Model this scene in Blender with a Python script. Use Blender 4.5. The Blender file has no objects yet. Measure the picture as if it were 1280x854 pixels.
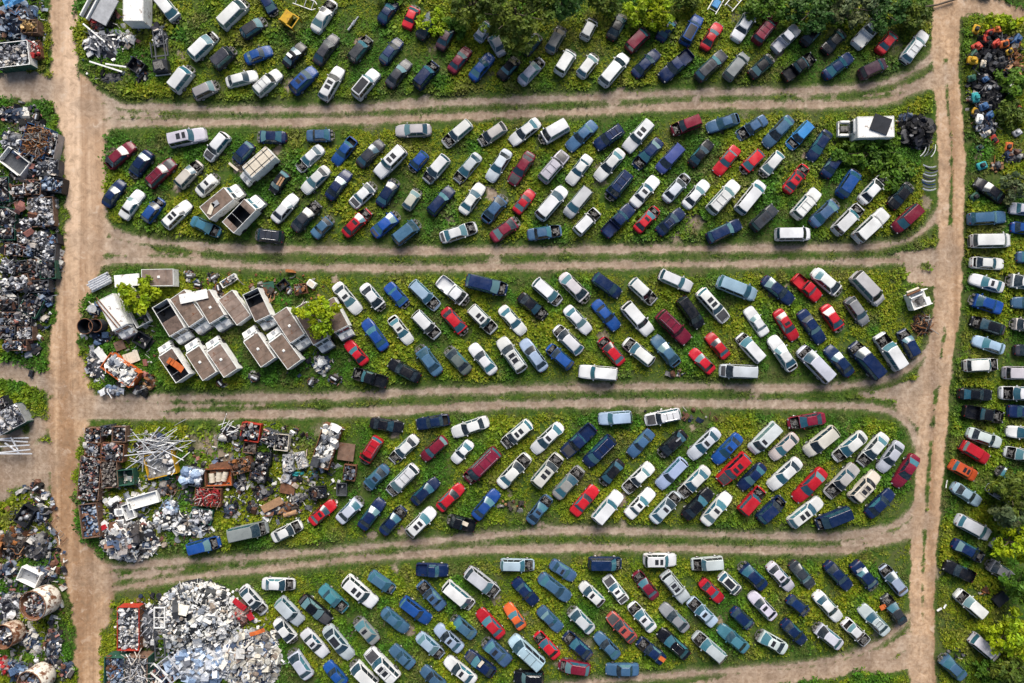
import bpy, bmesh, math, random
import numpy as np
from mathutils import Vector, Matrix
from mathutils.geometry import tessellate_polygon

random.seed(7)
rng = np.random.default_rng(7)
SC = bpy.context.scene
COL = SC.collection
H = 89.0                      # drone height above the yard, metres
PPM = 1280 * 24.0 / 36.0 / H  # photograph pixels per metre on the ground


def gx(px, z=0.0):
    return (px - 640.0) / PPM * (H - z) / H


def gy(py, z=0.0):
    return (427.0 - py) / PPM * (H - z) / H


def P(px, py, z=0.0):
    return Vector((gx(px, z), gy(py, z), z))


def lin(r, g, b):
    f = lambda c: (c / 255 / 12.92) if c / 255 <= 0.04045 else ((c / 255 + 0.055) / 1.055) ** 2.4
    return (f(r), f(g), f(b), 1.0)


# ------------------------------------------------------------------ materials
def new_mat(name):
    m = bpy.data.materials.new(name)
    m.use_nodes = True
    nt = m.node_tree
    b = nt.nodes['Principled BSDF']
    return m, nt, b


def N(nt, kind, **kw):
    n = nt.nodes.new(kind)
    for k, v in kw.items():
        setattr(n, k, v)
    return n


def mixc(nt, fac, a, b, blend='MIX'):
    n = nt.nodes.new('ShaderNodeMix')
    n.data_type = 'RGBA'
    n.blend_type = blend
    for sock, v in ((n.inputs[0], fac), (n.inputs[6], a), (n.inputs[7], b)):
        if hasattr(v, 'links'):
            nt.links.new(v, sock)
        else:
            sock.default_value = v
    return n.outputs[2]


def noise(nt, scale, detail=4, rough=0.6, src='pos', dist=0.0):
    n = nt.nodes.new('ShaderNodeTexNoise')
    n.inputs['Scale'].default_value = scale
    n.inputs['Detail'].default_value = detail
    n.inputs['Roughness'].default_value = rough
    n.inputs['Distortion'].default_value = dist
    if src == 'pos':
        g = nt.nodes.new('ShaderNodeNewGeometry')
        nt.links.new(g.outputs['Position'], n.inputs['Vector'])
    return n.outputs['Fac']


def ramp(nt, fac, *stops):
    r = nt.nodes.new('ShaderNodeValToRGB')
    e = r.color_ramp.elements
    while len(e) < len(stops):
        e.new(0.5)
    for el, (p, c) in zip(e, stops):
        el.position = p
        el.color = c if len(c) == 4 else (*c, 1)
    nt.links.new(fac, r.inputs['Fac'])
    return r.outputs['Color']


def mathn(nt, op, a, b=0.0, clamp=False):
    n = nt.nodes.new('ShaderNodeMath')
    n.operation = op
    n.use_clamp = clamp
    for s, v in ((n.inputs[0], a), (n.inputs[1], b)):
        if hasattr(v, 'links'):
            nt.links.new(v, s)
        else:
            s.default_value = v
    return n.outputs[0]


def simple_mat(name, col, rough=0.6, metal=0.0, var=0.25, scale=6.0, spec=0.25, rust=0.0):
    """A plain coloured surface with some dirt and wear in it."""
    m, nt, b = new_mat(name)
    f = noise(nt, scale, 5, 0.65)
    c = ramp(nt, f, (0.3, tuple(x * (1 - var) for x in col[:3])), (0.7, tuple(min(1, x * (1 + var)) for x in col[:3])))
    if rust:
        f2 = noise(nt, 1.3, 6, 0.7)
        r = ramp(nt, f2, (0.62 - 0.3 * rust, (0, 0, 0)), (0.72 - 0.3 * rust, (1, 1, 1)))
        c = mixc(nt, r, c, (0.13, 0.05, 0.022, 1))
    nt.links.new(c, b.inputs['Base Color'])
    b.inputs['Roughness'].default_value = rough
    b.inputs['Metallic'].default_value = metal
    b.inputs['Specular IOR Level'].default_value = spec
    return m


MAT = {}


def paint_mat():
    m, nt, b = new_mat('car_paint')
    oi = N(nt, 'ShaderNodeObjectInfo')
    f = noise(nt, 1.1, 6, 0.7)
    dirt = ramp(nt, f, (0.50, (0, 0, 0)), (0.80, (0.16, 0.16, 0.16)))
    c = mixc(nt, dirt, oi.outputs['Color'], (0.10, 0.09, 0.075, 1))
    f3 = noise(nt, 0.55, 3, 0.5)
    fade = ramp(nt, f3, (0.40, (0.82, 0.82, 0.82)), (0.70, (1.12, 1.12, 1.12)))
    c = mixc(nt, 1.0, c, fade, 'MULTIPLY')
    f4 = noise(nt, 2.3, 8, 0.75)
    rust = ramp(nt, f4, (0.70, (0, 0, 0)), (0.76, (0.8, 0.8, 0.8)))
    c = mixc(nt, rust, c, (0.10, 0.045, 0.025, 1))
    nt.links.new(c, b.inputs['Base Color'])
    rr = ramp(nt, f, (0.45, (0.25, 0.25, 0.25)), (0.75, (0.6, 0.6, 0.6)))
    nt.links.new(rr, b.inputs['Roughness'])
    b.inputs['Coat Weight'].default_value = 0.12
    b.inputs['Specular IOR Level'].default_value = 0.3
    b.inputs['Coat Roughness'].default_value = 0.12
    return m


def glass_mat():
    m, nt, b = new_mat('car_glass')
    oi = N(nt, 'ShaderNodeObjectInfo')
    base = ramp(nt, oi.outputs['Random'], (0.0, (0.004, 0.006, 0.009)), (0.35, (0.006, 0.016, 0.024)), (0.62, (0.012, 0.07, 0.11)), (0.85, (0.035, 0.14, 0.18)), (1.0, (0.11, 0.19, 0.20)))  # dark to pale glass; the teal stops also paint in reflected sky
    f = noise(nt, 2.2, 4, 0.6)
    d = ramp(nt, f, (0.42, (0, 0, 0)), (0.75, (0.16, 0.16, 0.16)))
    c = mixc(nt, d, base, (0.20, 0.25, 0.25, 1))
    nt.links.new(c, b.inputs['Base Color'])
    b.inputs['Roughness'].default_value = 0.14
    b.inputs['Specular IOR Level'].default_value = 0.7
    b.inputs['IOR'].default_value = 1.5
    b.inputs['Coat Weight'].default_value = 0.3
    b.inputs['Coat Roughness'].default_value = 0.12
    return m


def color_attr_mat(name, attr='tone', rough=0.55, metal=0.0, var=0.35, scale=5.0, trans=0.0):
    """Colour comes from an attribute each piece of the mesh carries (its own paint)."""
    m, nt, b = new_mat(name)
    a = N(nt, 'ShaderNodeAttribute', attribute_name=attr)
    f = noise(nt, scale, 5, 0.65)
    d = ramp(nt, f, (0.3, (1 - var,) * 3), (0.7, (1 + var * 0.4,) * 3))
    c = mixc(nt, 1.0, a.outputs['Color'], d, 'MULTIPLY')
    nt.links.new(c, b.inputs['Base Color'])
    b.inputs['Roughness'].default_value = rough
    b.inputs['Metallic'].default_value = metal
    b.inputs['Specular IOR Level'].default_value = 0.2
    if trans:
        t = N(nt, 'ShaderNodeBsdfTranslucent')
        nt.links.new(c, t.inputs['Color'])
        mx = N(nt, 'ShaderNodeMixShader')
        mx.inputs[0].default_value = trans
        nt.links.new(b.outputs[0], mx.inputs[1])
        nt.links.new(t.outputs[0], mx.inputs[2])
        nt.links.new(mx.outputs[0], nt.nodes['Material Output'].inputs['Surface'])
    return m


def make_materials():
    MAT['paint'] = paint_mat()
    MAT['glass'] = glass_mat()
    MAT['trim'] = simple_mat('black_trim', (0.022, 0.022, 0.024), 0.6)
    MAT['bay'] = simple_mat('grimy_metal', (0.02, 0.019, 0.018), 0.8, 0.0, 0.5)
    MAT['engine'] = simple_mat('engine_alloy', (0.13, 0.125, 0.12), 0.55, 0.3, 0.75, 5)
    MAT['rubber'] = simple_mat('tyre_rubber', (0.02, 0.02, 0.021), 0.85)
    MAT['rim'] = simple_mat('wheel_alloy', (0.42, 0.42, 0.43), 0.35, 0.7)
    MAT['chrome'] = simple_mat('dull_chrome', (0.55, 0.55, 0.56), 0.3, 0.8)
    MAT['lamp'] = simple_mat('clear_lamp', (0.24, 0.25, 0.26), 0.25, 0.1, 0.1)
    MAT['tail'] = simple_mat('red_lamp', (0.12, 0.008, 0.010), 0.2, 0.0, 0.1)
    MAT['white'] = simple_mat('white_panel', (0.72, 0.72, 0.70), 0.5, 0, 0.14, 1.5, rust=0.12)
    MAT['cream'] = simple_mat('cream_panel', (0.55, 0.49, 0.40), 0.5, 0, 0.15, 1.5)
    MAT['brownroof'] = simple_mat('weathered_brown_roof', (0.16, 0.115, 0.09), 0.8, 0, 0.45, 1.3, rust=0.05)
    MAT['brownroof1'] = simple_mat('stained_brown_roof', (0.20, 0.15, 0.125), 0.8, 0, 0.55, 0.7, rust=0.12)
    MAT['brownroof2'] = simple_mat('dark_brown_roof', (0.12, 0.085, 0.07), 0.8, 0, 0.5, 1.8)
    MAT['grey'] = simple_mat('grey_sheet', (0.34, 0.35, 0.37), 0.5, 0.3, 0.2, 2)
    MAT['darkgrey'] = simple_mat('dark_grey_sheet', (0.07, 0.075, 0.085), 0.55, 0.1, 0.3, 2)
    MAT['alu'] = simple_mat('aluminium', (0.62, 0.63, 0.66), 0.4, 0.4, 0.2, 3)
    MAT['rust'] = simple_mat('rusty_steel', (0.16, 0.075, 0.042), 0.85, 0.1, 0.45, 1.6)
    MAT['brown'] = simple_mat('brown_steel', (0.17, 0.105, 0.075), 0.8, 0.1, 0.35, 1.6, rust=0.2)
    MAT['green'] = simple_mat('green_steel', (0.025, 0.085, 0.06), 0.6, 0, 0.3, 1.6, rust=0.12)
    MAT['bluesteel'] = simple_mat('blue_steel', (0.03, 0.085, 0.20), 0.6, 0, 0.3, 1.6, rust=0.12)
    MAT['redsteel'] = simple_mat('red_steel', (0.38, 0.04, 0.025), 0.6, 0, 0.3, 1.6, rust=0.15)
    MAT['orange'] = simple_mat('orange_steel', (0.50, 0.12, 0.03), 0.6, 0, 0.25, 1.6, rust=0.12)
    MAT['yellow'] = simple_mat('yellow_paint', (0.46, 0.27, 0.015), 0.55, 0, 0.2, 1.6, rust=0.12)
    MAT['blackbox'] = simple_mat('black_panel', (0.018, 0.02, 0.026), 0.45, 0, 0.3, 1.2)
    MAT['wood'] = simple_mat('weathered_wood', (0.34, 0.20, 0.11), 0.85, 0, 0.3, 2.5)
    MAT['teal'] = simple_mat('teal_tarp', (0.03, 0.25, 0.27), 0.6, 0, 0.3, 2)
    MAT['lightblue'] = simple_mat('blue_tarp', (0.07, 0.24, 0.48), 0.6, 0, 0.3, 2)
    MAT['red'] = simple_mat('red_paint', (0.45, 0.02, 0.03), 0.4, 0, 0.2, 2)
    MAT['bark'] = simple_mat('bark', (0.11, 0.085, 0.065), 0.9, 0, 0.4, 6)
    MAT['tank_white'] = simple_mat('stained_white_tank', (0.62, 0.58, 0.51), 0.55, 0, 0.22, 1.2, rust=0.45)
    MAT['tank_cream'] = simple_mat('stained_cream_tank', (0.52, 0.42, 0.33), 0.55, 0, 0.25, 1.2, rust=0.6)
    MAT['scrap'] = color_attr_mat('scrap_pieces', rough=0.5, metal=0.1, var=0.45, scale=4)
    MAT['leaf'] = color_attr_mat('leaves', rough=0.55, var=0.25, scale=3, trans=0.3)
    MAT['weed'] = color_attr_mat('weed_leaves', rough=0.6, var=0.2, scale=3, trans=0.25)


make_materials()


# ------------------------------------------------------------------ mesh helpers
class MB:
    """Collects faces; build() links them as ONE mesh object."""

    def __init__(self):
        self.v, self.f, self.mi, self.tone = [], [], [], []
        self.cur = 0
        self.t = (0.5, 0.5, 0.5, 1)

    def face(self, pts):
        k = len(self.v)
        self.v.extend([tuple(p) for p in pts])
        self.f.append(tuple(range(k, k + len(pts))))
        self.mi.append(self.cur)
        self.tone.append(self.t)

    def mesh_of(self, verts, faces):
        k = len(self.v)
        self.v.extend([tuple(p) for p in verts])
        for f in faces:
            self.f.append(tuple(i + k for i in f))
            self.mi.append(self.cur)
            self.tone.append(self.t)

    def box(self, c, s, rz=0.0, mat=None, chamfer=0.0):
        sx, sy, sz = s[0] / 2, s[1] / 2, s[2] / 2
        if chamfer:
            k = chamfer
            ring = [(sx - k, -sy), (sx, -sy + k), (sx, sy - k), (sx - k, sy), (-sx + k, sy), (-sx, sy - k), (-sx, -sy + k), (-sx + k, -sy)]
            vs = [(x, y, -sz) for x, y in ring] + [(x, y, sz - k) for x, y in ring] + [(x * (1 - k / sx), y * (1 - k / sy), sz) for x, y in ring]
            fs = [tuple(range(7, -1, -1)), tuple(range(16, 24))]
            for l in (0, 8):
                for i in range(8):
                    j = (i + 1) % 8
                    fs.append((l + i, l + j, l + 8 + j, l + 8 + i))
        else:
            vs = [(x, y, z) for z in (-sz, sz) for x, y in ((-sx, -sy), (sx, -sy), (sx, sy), (-sx, sy))]
            fs = [(3, 2, 1, 0), (4, 5, 6, 7), (0, 1, 5, 4), (1, 2, 6, 5), (2, 3, 7, 6), (3, 0, 4, 7)]
        M = mat if mat is not None else Matrix.Rotation(rz, 3, 'Z')
        c = Vector(c)
        self.mesh_of([M @ Vector(v) + c for v in vs], fs)

    def tube(self, pts, r, n=6, cap=True):
        pts = [Vector(p) for p in pts]
        rings = []
        for i, p in enumerate(pts):
            d = (pts[min(i + 1, len(pts) - 1)] - pts[max(i - 1, 0)]).normalized()
            a = d.orthogonal().normalized()
            b = d.cross(a)
            rr = r[i] if isinstance(r, (list, tuple)) else r
            rings.append([p + (a * math.cos(t) + b * math.sin(t)) * rr for t in [2 * math.pi * k / n for k in range(n)]])
        vs = [v for ring in rings for v in ring]
        fs = []
        for i in range(len(pts) - 1):
            for k in range(n):
                k2 = (k + 1) % n
                fs.append((i * n + k, i * n + k2, (i + 1) * n + k2, (i + 1) * n + k))
        if cap:
            fs.append(tuple(range(n - 1, -1, -1)))
            fs.append(tuple(range((len(pts) - 1) * n, len(pts) * n)))
        self.mesh_of(vs, fs)

    def data(self, name, mats, smooth=False, tone=False):
        me = bpy.data.meshes.new(name)
        me.from_pydata(self.v, [], self.f)
        for m in (mats if isinstance(mats, (list, tuple)) else [mats]):
            me.materials.append(m)
        if any(self.mi):
            me.polygons.foreach_set('material_index', self.mi)
        if smooth:
            me.polygons.foreach_set('use_smooth', [True] * len(self.f))
        if tone:
            a = me.color_attributes.new('tone', 'FLOAT_COLOR', 'CORNER')
            out = []
            for f, t in zip(self.f, self.tone):
                out.extend(list(t) * len(f))
            a.data.foreach_set('color', out)
        me.update()
        return me

    def build(self, name, mats, parent=None, smooth=False, tone=False):
        return link(name, self.data(name, mats, smooth, tone), parent)


def link(name, me, parent=None):
    o = bpy.data.objects.new(name, me)
    COL.objects.link(o)
    if parent is not None:
        o.parent = parent
    return o


def tag(o, label=None, cat=None, group=None, kind=None):
    if label:
        o['label'] = label
    if cat:
        o['category'] = cat
    if group:
        o['group'] = group
    if kind:
        o['kind'] = kind
    return o


def empty(name, loc, rz=0.0, scale=(1, 1, 1)):
    o = bpy.data.objects.new(name, None)
    o.empty_display_size = 0.3
    COL.objects.link(o)
    o.location = loc
    o.rotation_euler = (0, 0, rz)
    o.scale = scale
    return o
# ------------------------------------------------------------------ the ground and its dirt roads
_perm = rng.random((256, 256))


def vnoise(x, y):
    xi, yi = np.floor(x).astype(int), np.floor(y).astype(int)
    fx, fy = x - xi, y - yi
    fx, fy = fx * fx * (3 - 2 * fx), fy * fy * (3 - 2 * fy)
    g = lambda a, b: _perm[a & 255, b & 255]
    return (g(xi, yi) * (1 - fx) + g(xi + 1, yi) * fx) * (1 - fy) + (g(xi, yi + 1) * (1 - fx) + g(xi + 1, yi + 1) * fx) * fy


def fbm(x, y, o=4):
    s, a, t = 0, 1.0, 0
    for i in range(o):
        s = s + a * vnoise(x * 2 ** i + 17 * i, y * 2 ** i + 31 * i)
        t += a
        a *= 0.55
    return s / t


# (name, warm 0 grey .. 1 tan, half width px, points px).  The two wheel tracks of a lane are two strokes.
ROADS = [
    ('dirt_road', 1.0, 17, [(78, -60), (79, 0), (80, 60), (84, 120), (98, 190), (106, 250), (108, 300), (97, 345), (86, 390), (80, 440), (82, 490), (80, 540), (79, 600), (82, 660), (98, 720), (110, 780), (113, 914)]),
    ('dirt_road', 1.0, 26, [(96, 118), (104, 150), (106, 200), (108, 250)]),
    ('dirt_road', 0.95, 26, [(108, 290), (104, 320), (94, 350)]),
    ('dirt_road', 0.95, 26, [(84, 468), (90, 500), (84, 530)]),
    ('dirt_road', 0.9, 24, [(98, 700), (118, 730), (112, 770)]),
    ('side_road', 0.35, 15, [(-60, 108), (0, 106), (35, 108), (70, 112)]),
    ('side_road', 0.35, 12, [(-60, 462), (0, 462), (35, 470), (70, 486)]),
    ('side_road', 0.6, 20, [(-60, 596), (0, 596), (30, 580), (60, 572)]),
    # lane one
    ('dirt_lane', 0.29, 3.4, [(110, 112), (150, 132), (210, 134), (300, 137), (420, 136), (500, 131), (620, 126), (740, 122), (850, 116), (960, 114), (1040, 112), (1095, 106), (1130, 95), (1160, 76), (1172, 60)]),
    ('dirt_lane', 0.42, 3.7, [(110, 160), (150, 154), (220, 153), (320, 153), (420, 151), (520, 148), (640, 143), (740, 139), (850, 133), (960, 131), (1060, 130), (1110, 125), (1145, 112), (1170, 98)]),
    ('dirt_lane', 0.32, 12.0, [(100, 134), (150, 143), (230, 144)]),
    # lane two
    ('dirt_lane', 0.37, 3.4, [(120, 268), (132, 285), (160, 297), (210, 304), (300, 311), (400, 312), (520, 314), (640, 313), (760, 312), (880, 311), (1000, 310), (1080, 309), (1125, 303), (1155, 288), (1178, 262)]),
    ('dirt_lane', 0.37, 3.4, [(118, 330), (160, 324), (230, 326), (320, 333), (430, 335), (540, 335), (660, 333), (780, 331), (900, 330), (1020, 328), (1110, 326), (1150, 322), (1185, 310)]),
    ('dirt_lane', 0.40, 17.0, [(1185, 326), (1160, 319), (1100, 318)]),
    ('dirt_lane', 0.50, 9.0, [(1140, 344), (1165, 346), (1180, 330)]),
    # lane three
    ('dirt_lane', 0.32, 3.4, [(100, 500), (140, 498), (220, 497), (330, 497), (430, 495), (520, 490), (640, 487), (740, 484), (860, 483), (980, 485), (1060, 482), (1115, 470), (1150, 448), (1175, 415)]),
    ('dirt_lane', 0.32, 4.3, [(100, 520), (160, 519), (250, 519), (340, 518), (440, 516), (520, 512), (620, 507), (740, 504), (860, 504), (980, 506), (1070, 508), (1110, 514), (1136, 530), (1150, 562)]),
    ('dirt_lane', 0.32, 16.0, [(95, 510), (160, 509), (330, 507)]),
    ('dirt_lane', 0.37, 19.0, [(1172, 466), (1130, 490), (1060, 494)]),
    ('dirt_lane', 0.47, 9.0, [(1128, 506), (1150, 500), (1165, 480)]),
    # lane four
    ('dirt_lane', 0.32, 3.1, [(110, 706), (150, 709), (200, 704), (260, 700), (330, 695), (420, 688), (500, 680), (600, 671), (680, 664), (760, 663), (860, 667), (960, 670), (1040, 671), (1095, 664), (1130, 650), (1152, 622)]),
    ('dirt_lane', 0.37, 3.4, [(110, 738), (150, 735), (200, 727), (270, 718), (340, 711), (430, 700), (520, 694), (620, 687), (740, 685), (860, 686), (960, 688), (1040, 688), (1090, 681), (1125, 672), (1150, 668)]),
    ('dirt_lane', 0.32, 13.0, [(100, 722), (150, 722), (250, 709)]),
    ('dirt_lane', 0.45, 17, [(104, 302), (150, 310), (250, 321)]),
    ('dirt_lane', 0.40, 15, [(1182, 92), (1145, 108), (1075, 121)]),
    ('dirt_lane', 0.40, 12, [(1156, 652), (1115, 671), (1050, 680)]),
    ('dirt_lane', 0.60, 12, [(1160, 540), (1140, 520), (1105, 506)]),
    # lane five
    ('dirt_lane', 0.40, 2.8, [(660, 866), (740, 853), (830, 845), (920, 838), (1000, 832), (1060, 820), (1105, 800), (1135, 772)]),
    ('dirt_lane', 0.50, 10.0, [(860, 866), (940, 850), (1020, 841), (1090, 826), (1135, 800)]),
    ('dirt_lane', 0.50, 16.0, [(1150, 815), (1120, 830), (1040, 842)]),
    # right road
    ('dirt_road', 0.85, 7, [(1176, -60), (1174, 0), (1172, 50), (1174, 100), (1178, 150), (1181, 200), (1180, 250), (1178, 300), (1178, 350), (1173, 400), (1167, 450), (1158, 510), (1153, 570), (1149, 640), (1146, 700), (1146, 780), (1146, 914)]),
    ('dirt_road', 0.95, 7, [(1192, -60), (1193, 0), (1192, 50), (1192, 100), (1195, 150), (1199, 190), (1198, 250), (1197, 300), (1195, 350), (1191, 400), (1184, 450), (1177, 520), (1171, 590), (1166, 660), (1162, 720), (1161, 780), (1164, 914)]),
    ('dirt_road', 0.9, 15, [(1183, -60), (1183, 20), (1181, 60)]),
    ('dirt_road', 0.6, 9, [(1188, 290), (1180, 350), (1172, 420), (1160, 480), (1156, 530)]),
    ('dirt_road', 0.7, 14, [(1150, 810), (1152, 850), (1152, 914)]),
    ('dirt_road', 0.7, 11, [(1190, 8), (1230, 8), (1280, 22), (1340, 40)]),
]
# worn bare earth: x, y, radius px, strength
BARE = [(14, 545, 20, 0.9), (48, 535, 16, 0.9), (30, 560, 22, 0.9), (4, 618, 14, 0.8), (46, 600, 24, 0.95), (18, 578, 30, 0.95), (50, 570, 22, 0.95), (868, 282, 16, 0.7), (845, 300, 14, 0.55), (258, 555, 24, 0.6), (280, 572, 18, 0.6), (240, 545, 16, 0.5), (20, 590, 26, 0.9), (640, 632, 12, 0.4), (920, 20, 12, 0.4),
        (1225, 188, 12, 0.5), (1140, 345, 10, 0.8), (800, 325, 20, 0.35), (700, 695, 26, 0.3), (1120, 60, 16, 0.4), (400, 540, 20, 0.45), (830, 132, 18, 0.4), (395, 150, 10, 0.3),
        (720, 815, 40, 0.45), (800, 740, 16, 0.4), (725, 560, 16, 0.35)]

_r = random.Random(5)
BARE += [(_r.uniform(130, 1170), _r.uniform(10, 840), _r.uniform(4, 11), _r.uniform(0.35, 0.75)) for _ in range(130)]


def seg_dist(px, py, pts, taper=0.0):
    best = np.full(px.shape, 1e9)
    n = len(pts) - 1
    for i, ((x0, y0), (x1, y1)) in enumerate(zip(pts, pts[1:])):
        dx, dy = x1 - x0, y1 - y0
        t = np.clip(((px - x0) * dx + (py - y0) * dy) / (dx * dx + dy * dy), 0, 1)
        best = np.minimum(best, np.hypot(px - x0 - t * dx, py - y0 - t * dy) + taper * (i + t) / n)
    return best


def smooth_line(pts, n=5):
    out = []
    for i in range(len(pts) - 1):
        p0, p1, p2, p3 = pts[max(i - 1, 0)], pts[i], pts[i + 1], pts[min(i + 2, len(pts) - 1)]
        for k in range(n):
            t = k / n
            out.append(tuple(0.5 * (2 * b + (c - a) * t + (2 * a - 5 * b + 4 * c - d) * t * t + (3 * b - a - 3 * c + d) * t ** 3) for a, b, c, d in zip(p0, p1, p2, p3)))
    out.append(pts[-1])
    return out


def dirt_at(px, py, names=None, full=False):
    """how bare the ground is (0..1), how tan (0..1)"""
    wob = (fbm(px * 0.045, py * 0.045, 3) - 0.5) * 11 + (fbm(px * 0.3 + 9, py * 0.3, 3) - 0.5) * 8
    D = np.zeros(px.shape)
    Wm = np.zeros(px.shape)
    T = np.full(px.shape, 1e-4)
    A = np.zeros(px.shape)
    for nm, warm, hw, pts in ROADS:
        if names and nm not in names:
            continue
        pp = smooth_line(pts)
        xs = [p[0] for p in pp]; ys = [p[1] for p in pp]
        sel = (px > min(xs) - 60) & (px < max(xs) + 60) & (py > min(ys) - 60) & (py < max(ys) + 60)
        if not sel.any():
            continue
        d = seg_dist(px[sel], py[sel], pp, hw * 1.05 if nm == 'dirt_lane' and hw > 11 else 0.0) + wob[sel] * (0.55 if hw < 8 else 1.0)
        soft = 2.4 + hw * 0.26
        v = np.clip((hw + soft - d) / (2 * soft), 0, 1)
        v = v * v * (3 - 2 * v)
        if nm == 'dirt_lane' and hw < 8:   # worn, half-bare grass beside and between the tracks
            q = np.clip((15 - d) / 12, 0, 1)
            v = np.maximum(v, 0.44 * q * q * (3 - 2 * q))
        D[sel] = np.maximum(D[sel], v)
        Wm[sel] += warm * v
        T[sel] += v
        if nm != 'dirt_road':
            A[sel] += v
    if names is None:
        for x, y, r, s in BARE:
            d = np.hypot(px - x, py - y) + wob * 1.6
            v = np.clip((r * 1.3 - d) / r, 0, 1) * s
            D = np.maximum(D, v)
            Wm += 0.3 * v; T += v
    if full:
        return D, np.clip(Wm / T, 0, 1), np.clip(A / T, 0, 1)
    return D, np.clip(Wm / T, 0, 1)


def ground_mat():
    m, nt, b = new_mat('yard_ground')
    a = N(nt, 'ShaderNodeAttribute', attribute_name='dirt')
    w = N(nt, 'ShaderNodeAttribute', attribute_name='warm')
    f1, f2, f3 = noise(nt, 0.35, 5, 0.6), noise(nt, 2.2, 6, 0.7), noise(nt, 9.0, 5, 0.7)
    grass = ramp(nt, f2, (0.30, (0.016, 0.042, 0.006)), (0.52, (0.048, 0.092, 0.012)), (0.72, (0.11, 0.125, 0.03)))  # grass soil, kept dark to stand for shade in the weed gaps
    grass = mixc(nt, ramp(nt, f1, (0.45, (0, 0, 0)), (0.7, (0.6, 0.6, 0.6))), grass, (0.10, 0.085, 0.045, 1))
    greyd = ramp(nt, f2, (0.28, (0.135, 0.115, 0.095)), (0.55, (0.25, 0.22, 0.19)), (0.78, (0.35, 0.32, 0.285)))
    tan = ramp(nt, f2, (0.25, (0.26, 0.15, 0.08)), (0.5, (0.50, 0.33, 0.20)), (0.78, (0.62, 0.455, 0.315)))
    tan = mixc(nt, ramp(nt, f1, (0.40, (0, 0, 0)), (0.72, (0.55, 0.55, 0.55))), tan, (0.27, 0.185, 0.125, 1))
    f0 = noise(nt, 0.07, 4, 0.6)
    tan = mixc(nt, ramp(nt, f0, (0.42, (0, 0, 0)), (0.60, (0.45, 0.45, 0.45))), tan, (0.30, 0.185, 0.11, 1))
    # the ground is paler and drier around the upper crossing
    pos = N(nt, 'ShaderNodeNewGeometry')
    dv = N(nt, 'ShaderNodeVectorMath', operation='DISTANCE')
    dv.inputs[1].default_value = (-55.5, 27.0, 0.0)
    nt.links.new(pos.outputs['Position'], dv.inputs[0])
    dry = ramp(nt, mathn(nt, 'MULTIPLY', mathn(nt, 'ADD', dv.outputs['Value'], mathn(nt, 'MULTIPLY', f1, 14.0)), 0.02), (0.25, (0.55, 0.55, 0.55)), (0.85, (0, 0, 0)))
    tan = mixc(nt, dry, tan, (0.62, 0.47, 0.35, 1))
    # ruts and tracks: streaks along the big roads
    g = N(nt, 'ShaderNodeNewGeometry')
    def streak(scale):
        mp = N(nt, 'ShaderNodeMapping')
        mp.inputs['Scale'].default_value = scale
        nt.links.new(g.outputs['Position'], mp.inputs['Vector'])
        st = N(nt, 'ShaderNodeTexNoise')
        st.inputs['Scale'].default_value = 1.0
        st.inputs['Detail'].default_value = 5
        st.inputs['Distortion'].default_value = 0.5
        nt.links.new(mp.outputs['Vector'], st.inputs['Vector'])
        return st.outputs['Fac']
    al = N(nt, 'ShaderNodeAttribute', attribute_name='along')
    sx, sy = streak((2.4, 0.07, 1)), streak((0.06, 2.8, 1))
    mixf = N(nt, 'ShaderNodeMix')
    nt.links.new(al.outputs['Fac'], mixf.inputs[0]); nt.links.new(sx, mixf.inputs[2]); nt.links.new(sy, mixf.inputs[3])
    stf = mixf.outputs[0]
    sr = ramp(nt, stf, (0.32, (0.66, 0.61, 0.57)), (0.5, (1, 1, 1)), (0.68, (1.16, 1.15, 1.14)))
    greyd = mixc(nt, 0.4, greyd, sr, 'MULTIPLY')
    tan = mixc(nt, 0.22, tan, sr, 'MULTIPLY')
    wide = ramp(nt, streak((0.42, 0.016, 1)), (0.40, (0.62, 0.54, 0.47)), (0.52, (1.0, 1.0, 1.0)), (0.62, (1.14, 1.14, 1.15)))
    tan = mixc(nt, 0.8, tan, wide, 'MULTIPLY')
    dirt = mixc(nt, w.outputs['Fac'], greyd, tan)
    f4 = noise(nt, 0.9, 6, 0.65, dist=0.8)
    dirt = mixc(nt, ramp(nt, f4, (0.32, (0.6, 0.6, 0.6)), (0.52, (0, 0, 0))), dirt, (0.19, 0.13, 0.085, 1))
    dirt = mixc(nt, ramp(nt, f4, (0.56, (0, 0, 0)), (0.72, (0.5, 0.5, 0.5))), dirt, (0.55, 0.45, 0.36, 1))
    e = mathn(nt, 'ADD', a.outputs['Fac'], mathn(nt, 'MULTIPLY', mathn(nt, 'SUBTRACT', f3, 0.5), 0.9))
    k = ramp(nt, e, (0.30, (0, 0, 0)), (0.62, (1, 1, 1)))
    c = mixc(nt, k, grass, dirt)
    nt.links.new(c, b.inputs['Base Color'])
    b.inputs['Roughness'].default_value = 0.95
    b.inputs['Specular IOR Level'].default_value = 0.15
    bp = N(nt, 'ShaderNodeBump')
    bp.inputs['Strength'].default_value = 0.35
    bp.inputs['Distance'].default_value = 0.15
    hsum = f4
    nt.links.new(hsum, bp.inputs['Height'])
    nt.links.new(bp.outputs['Normal'], b.inputs['Normal'])
    return m


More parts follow.
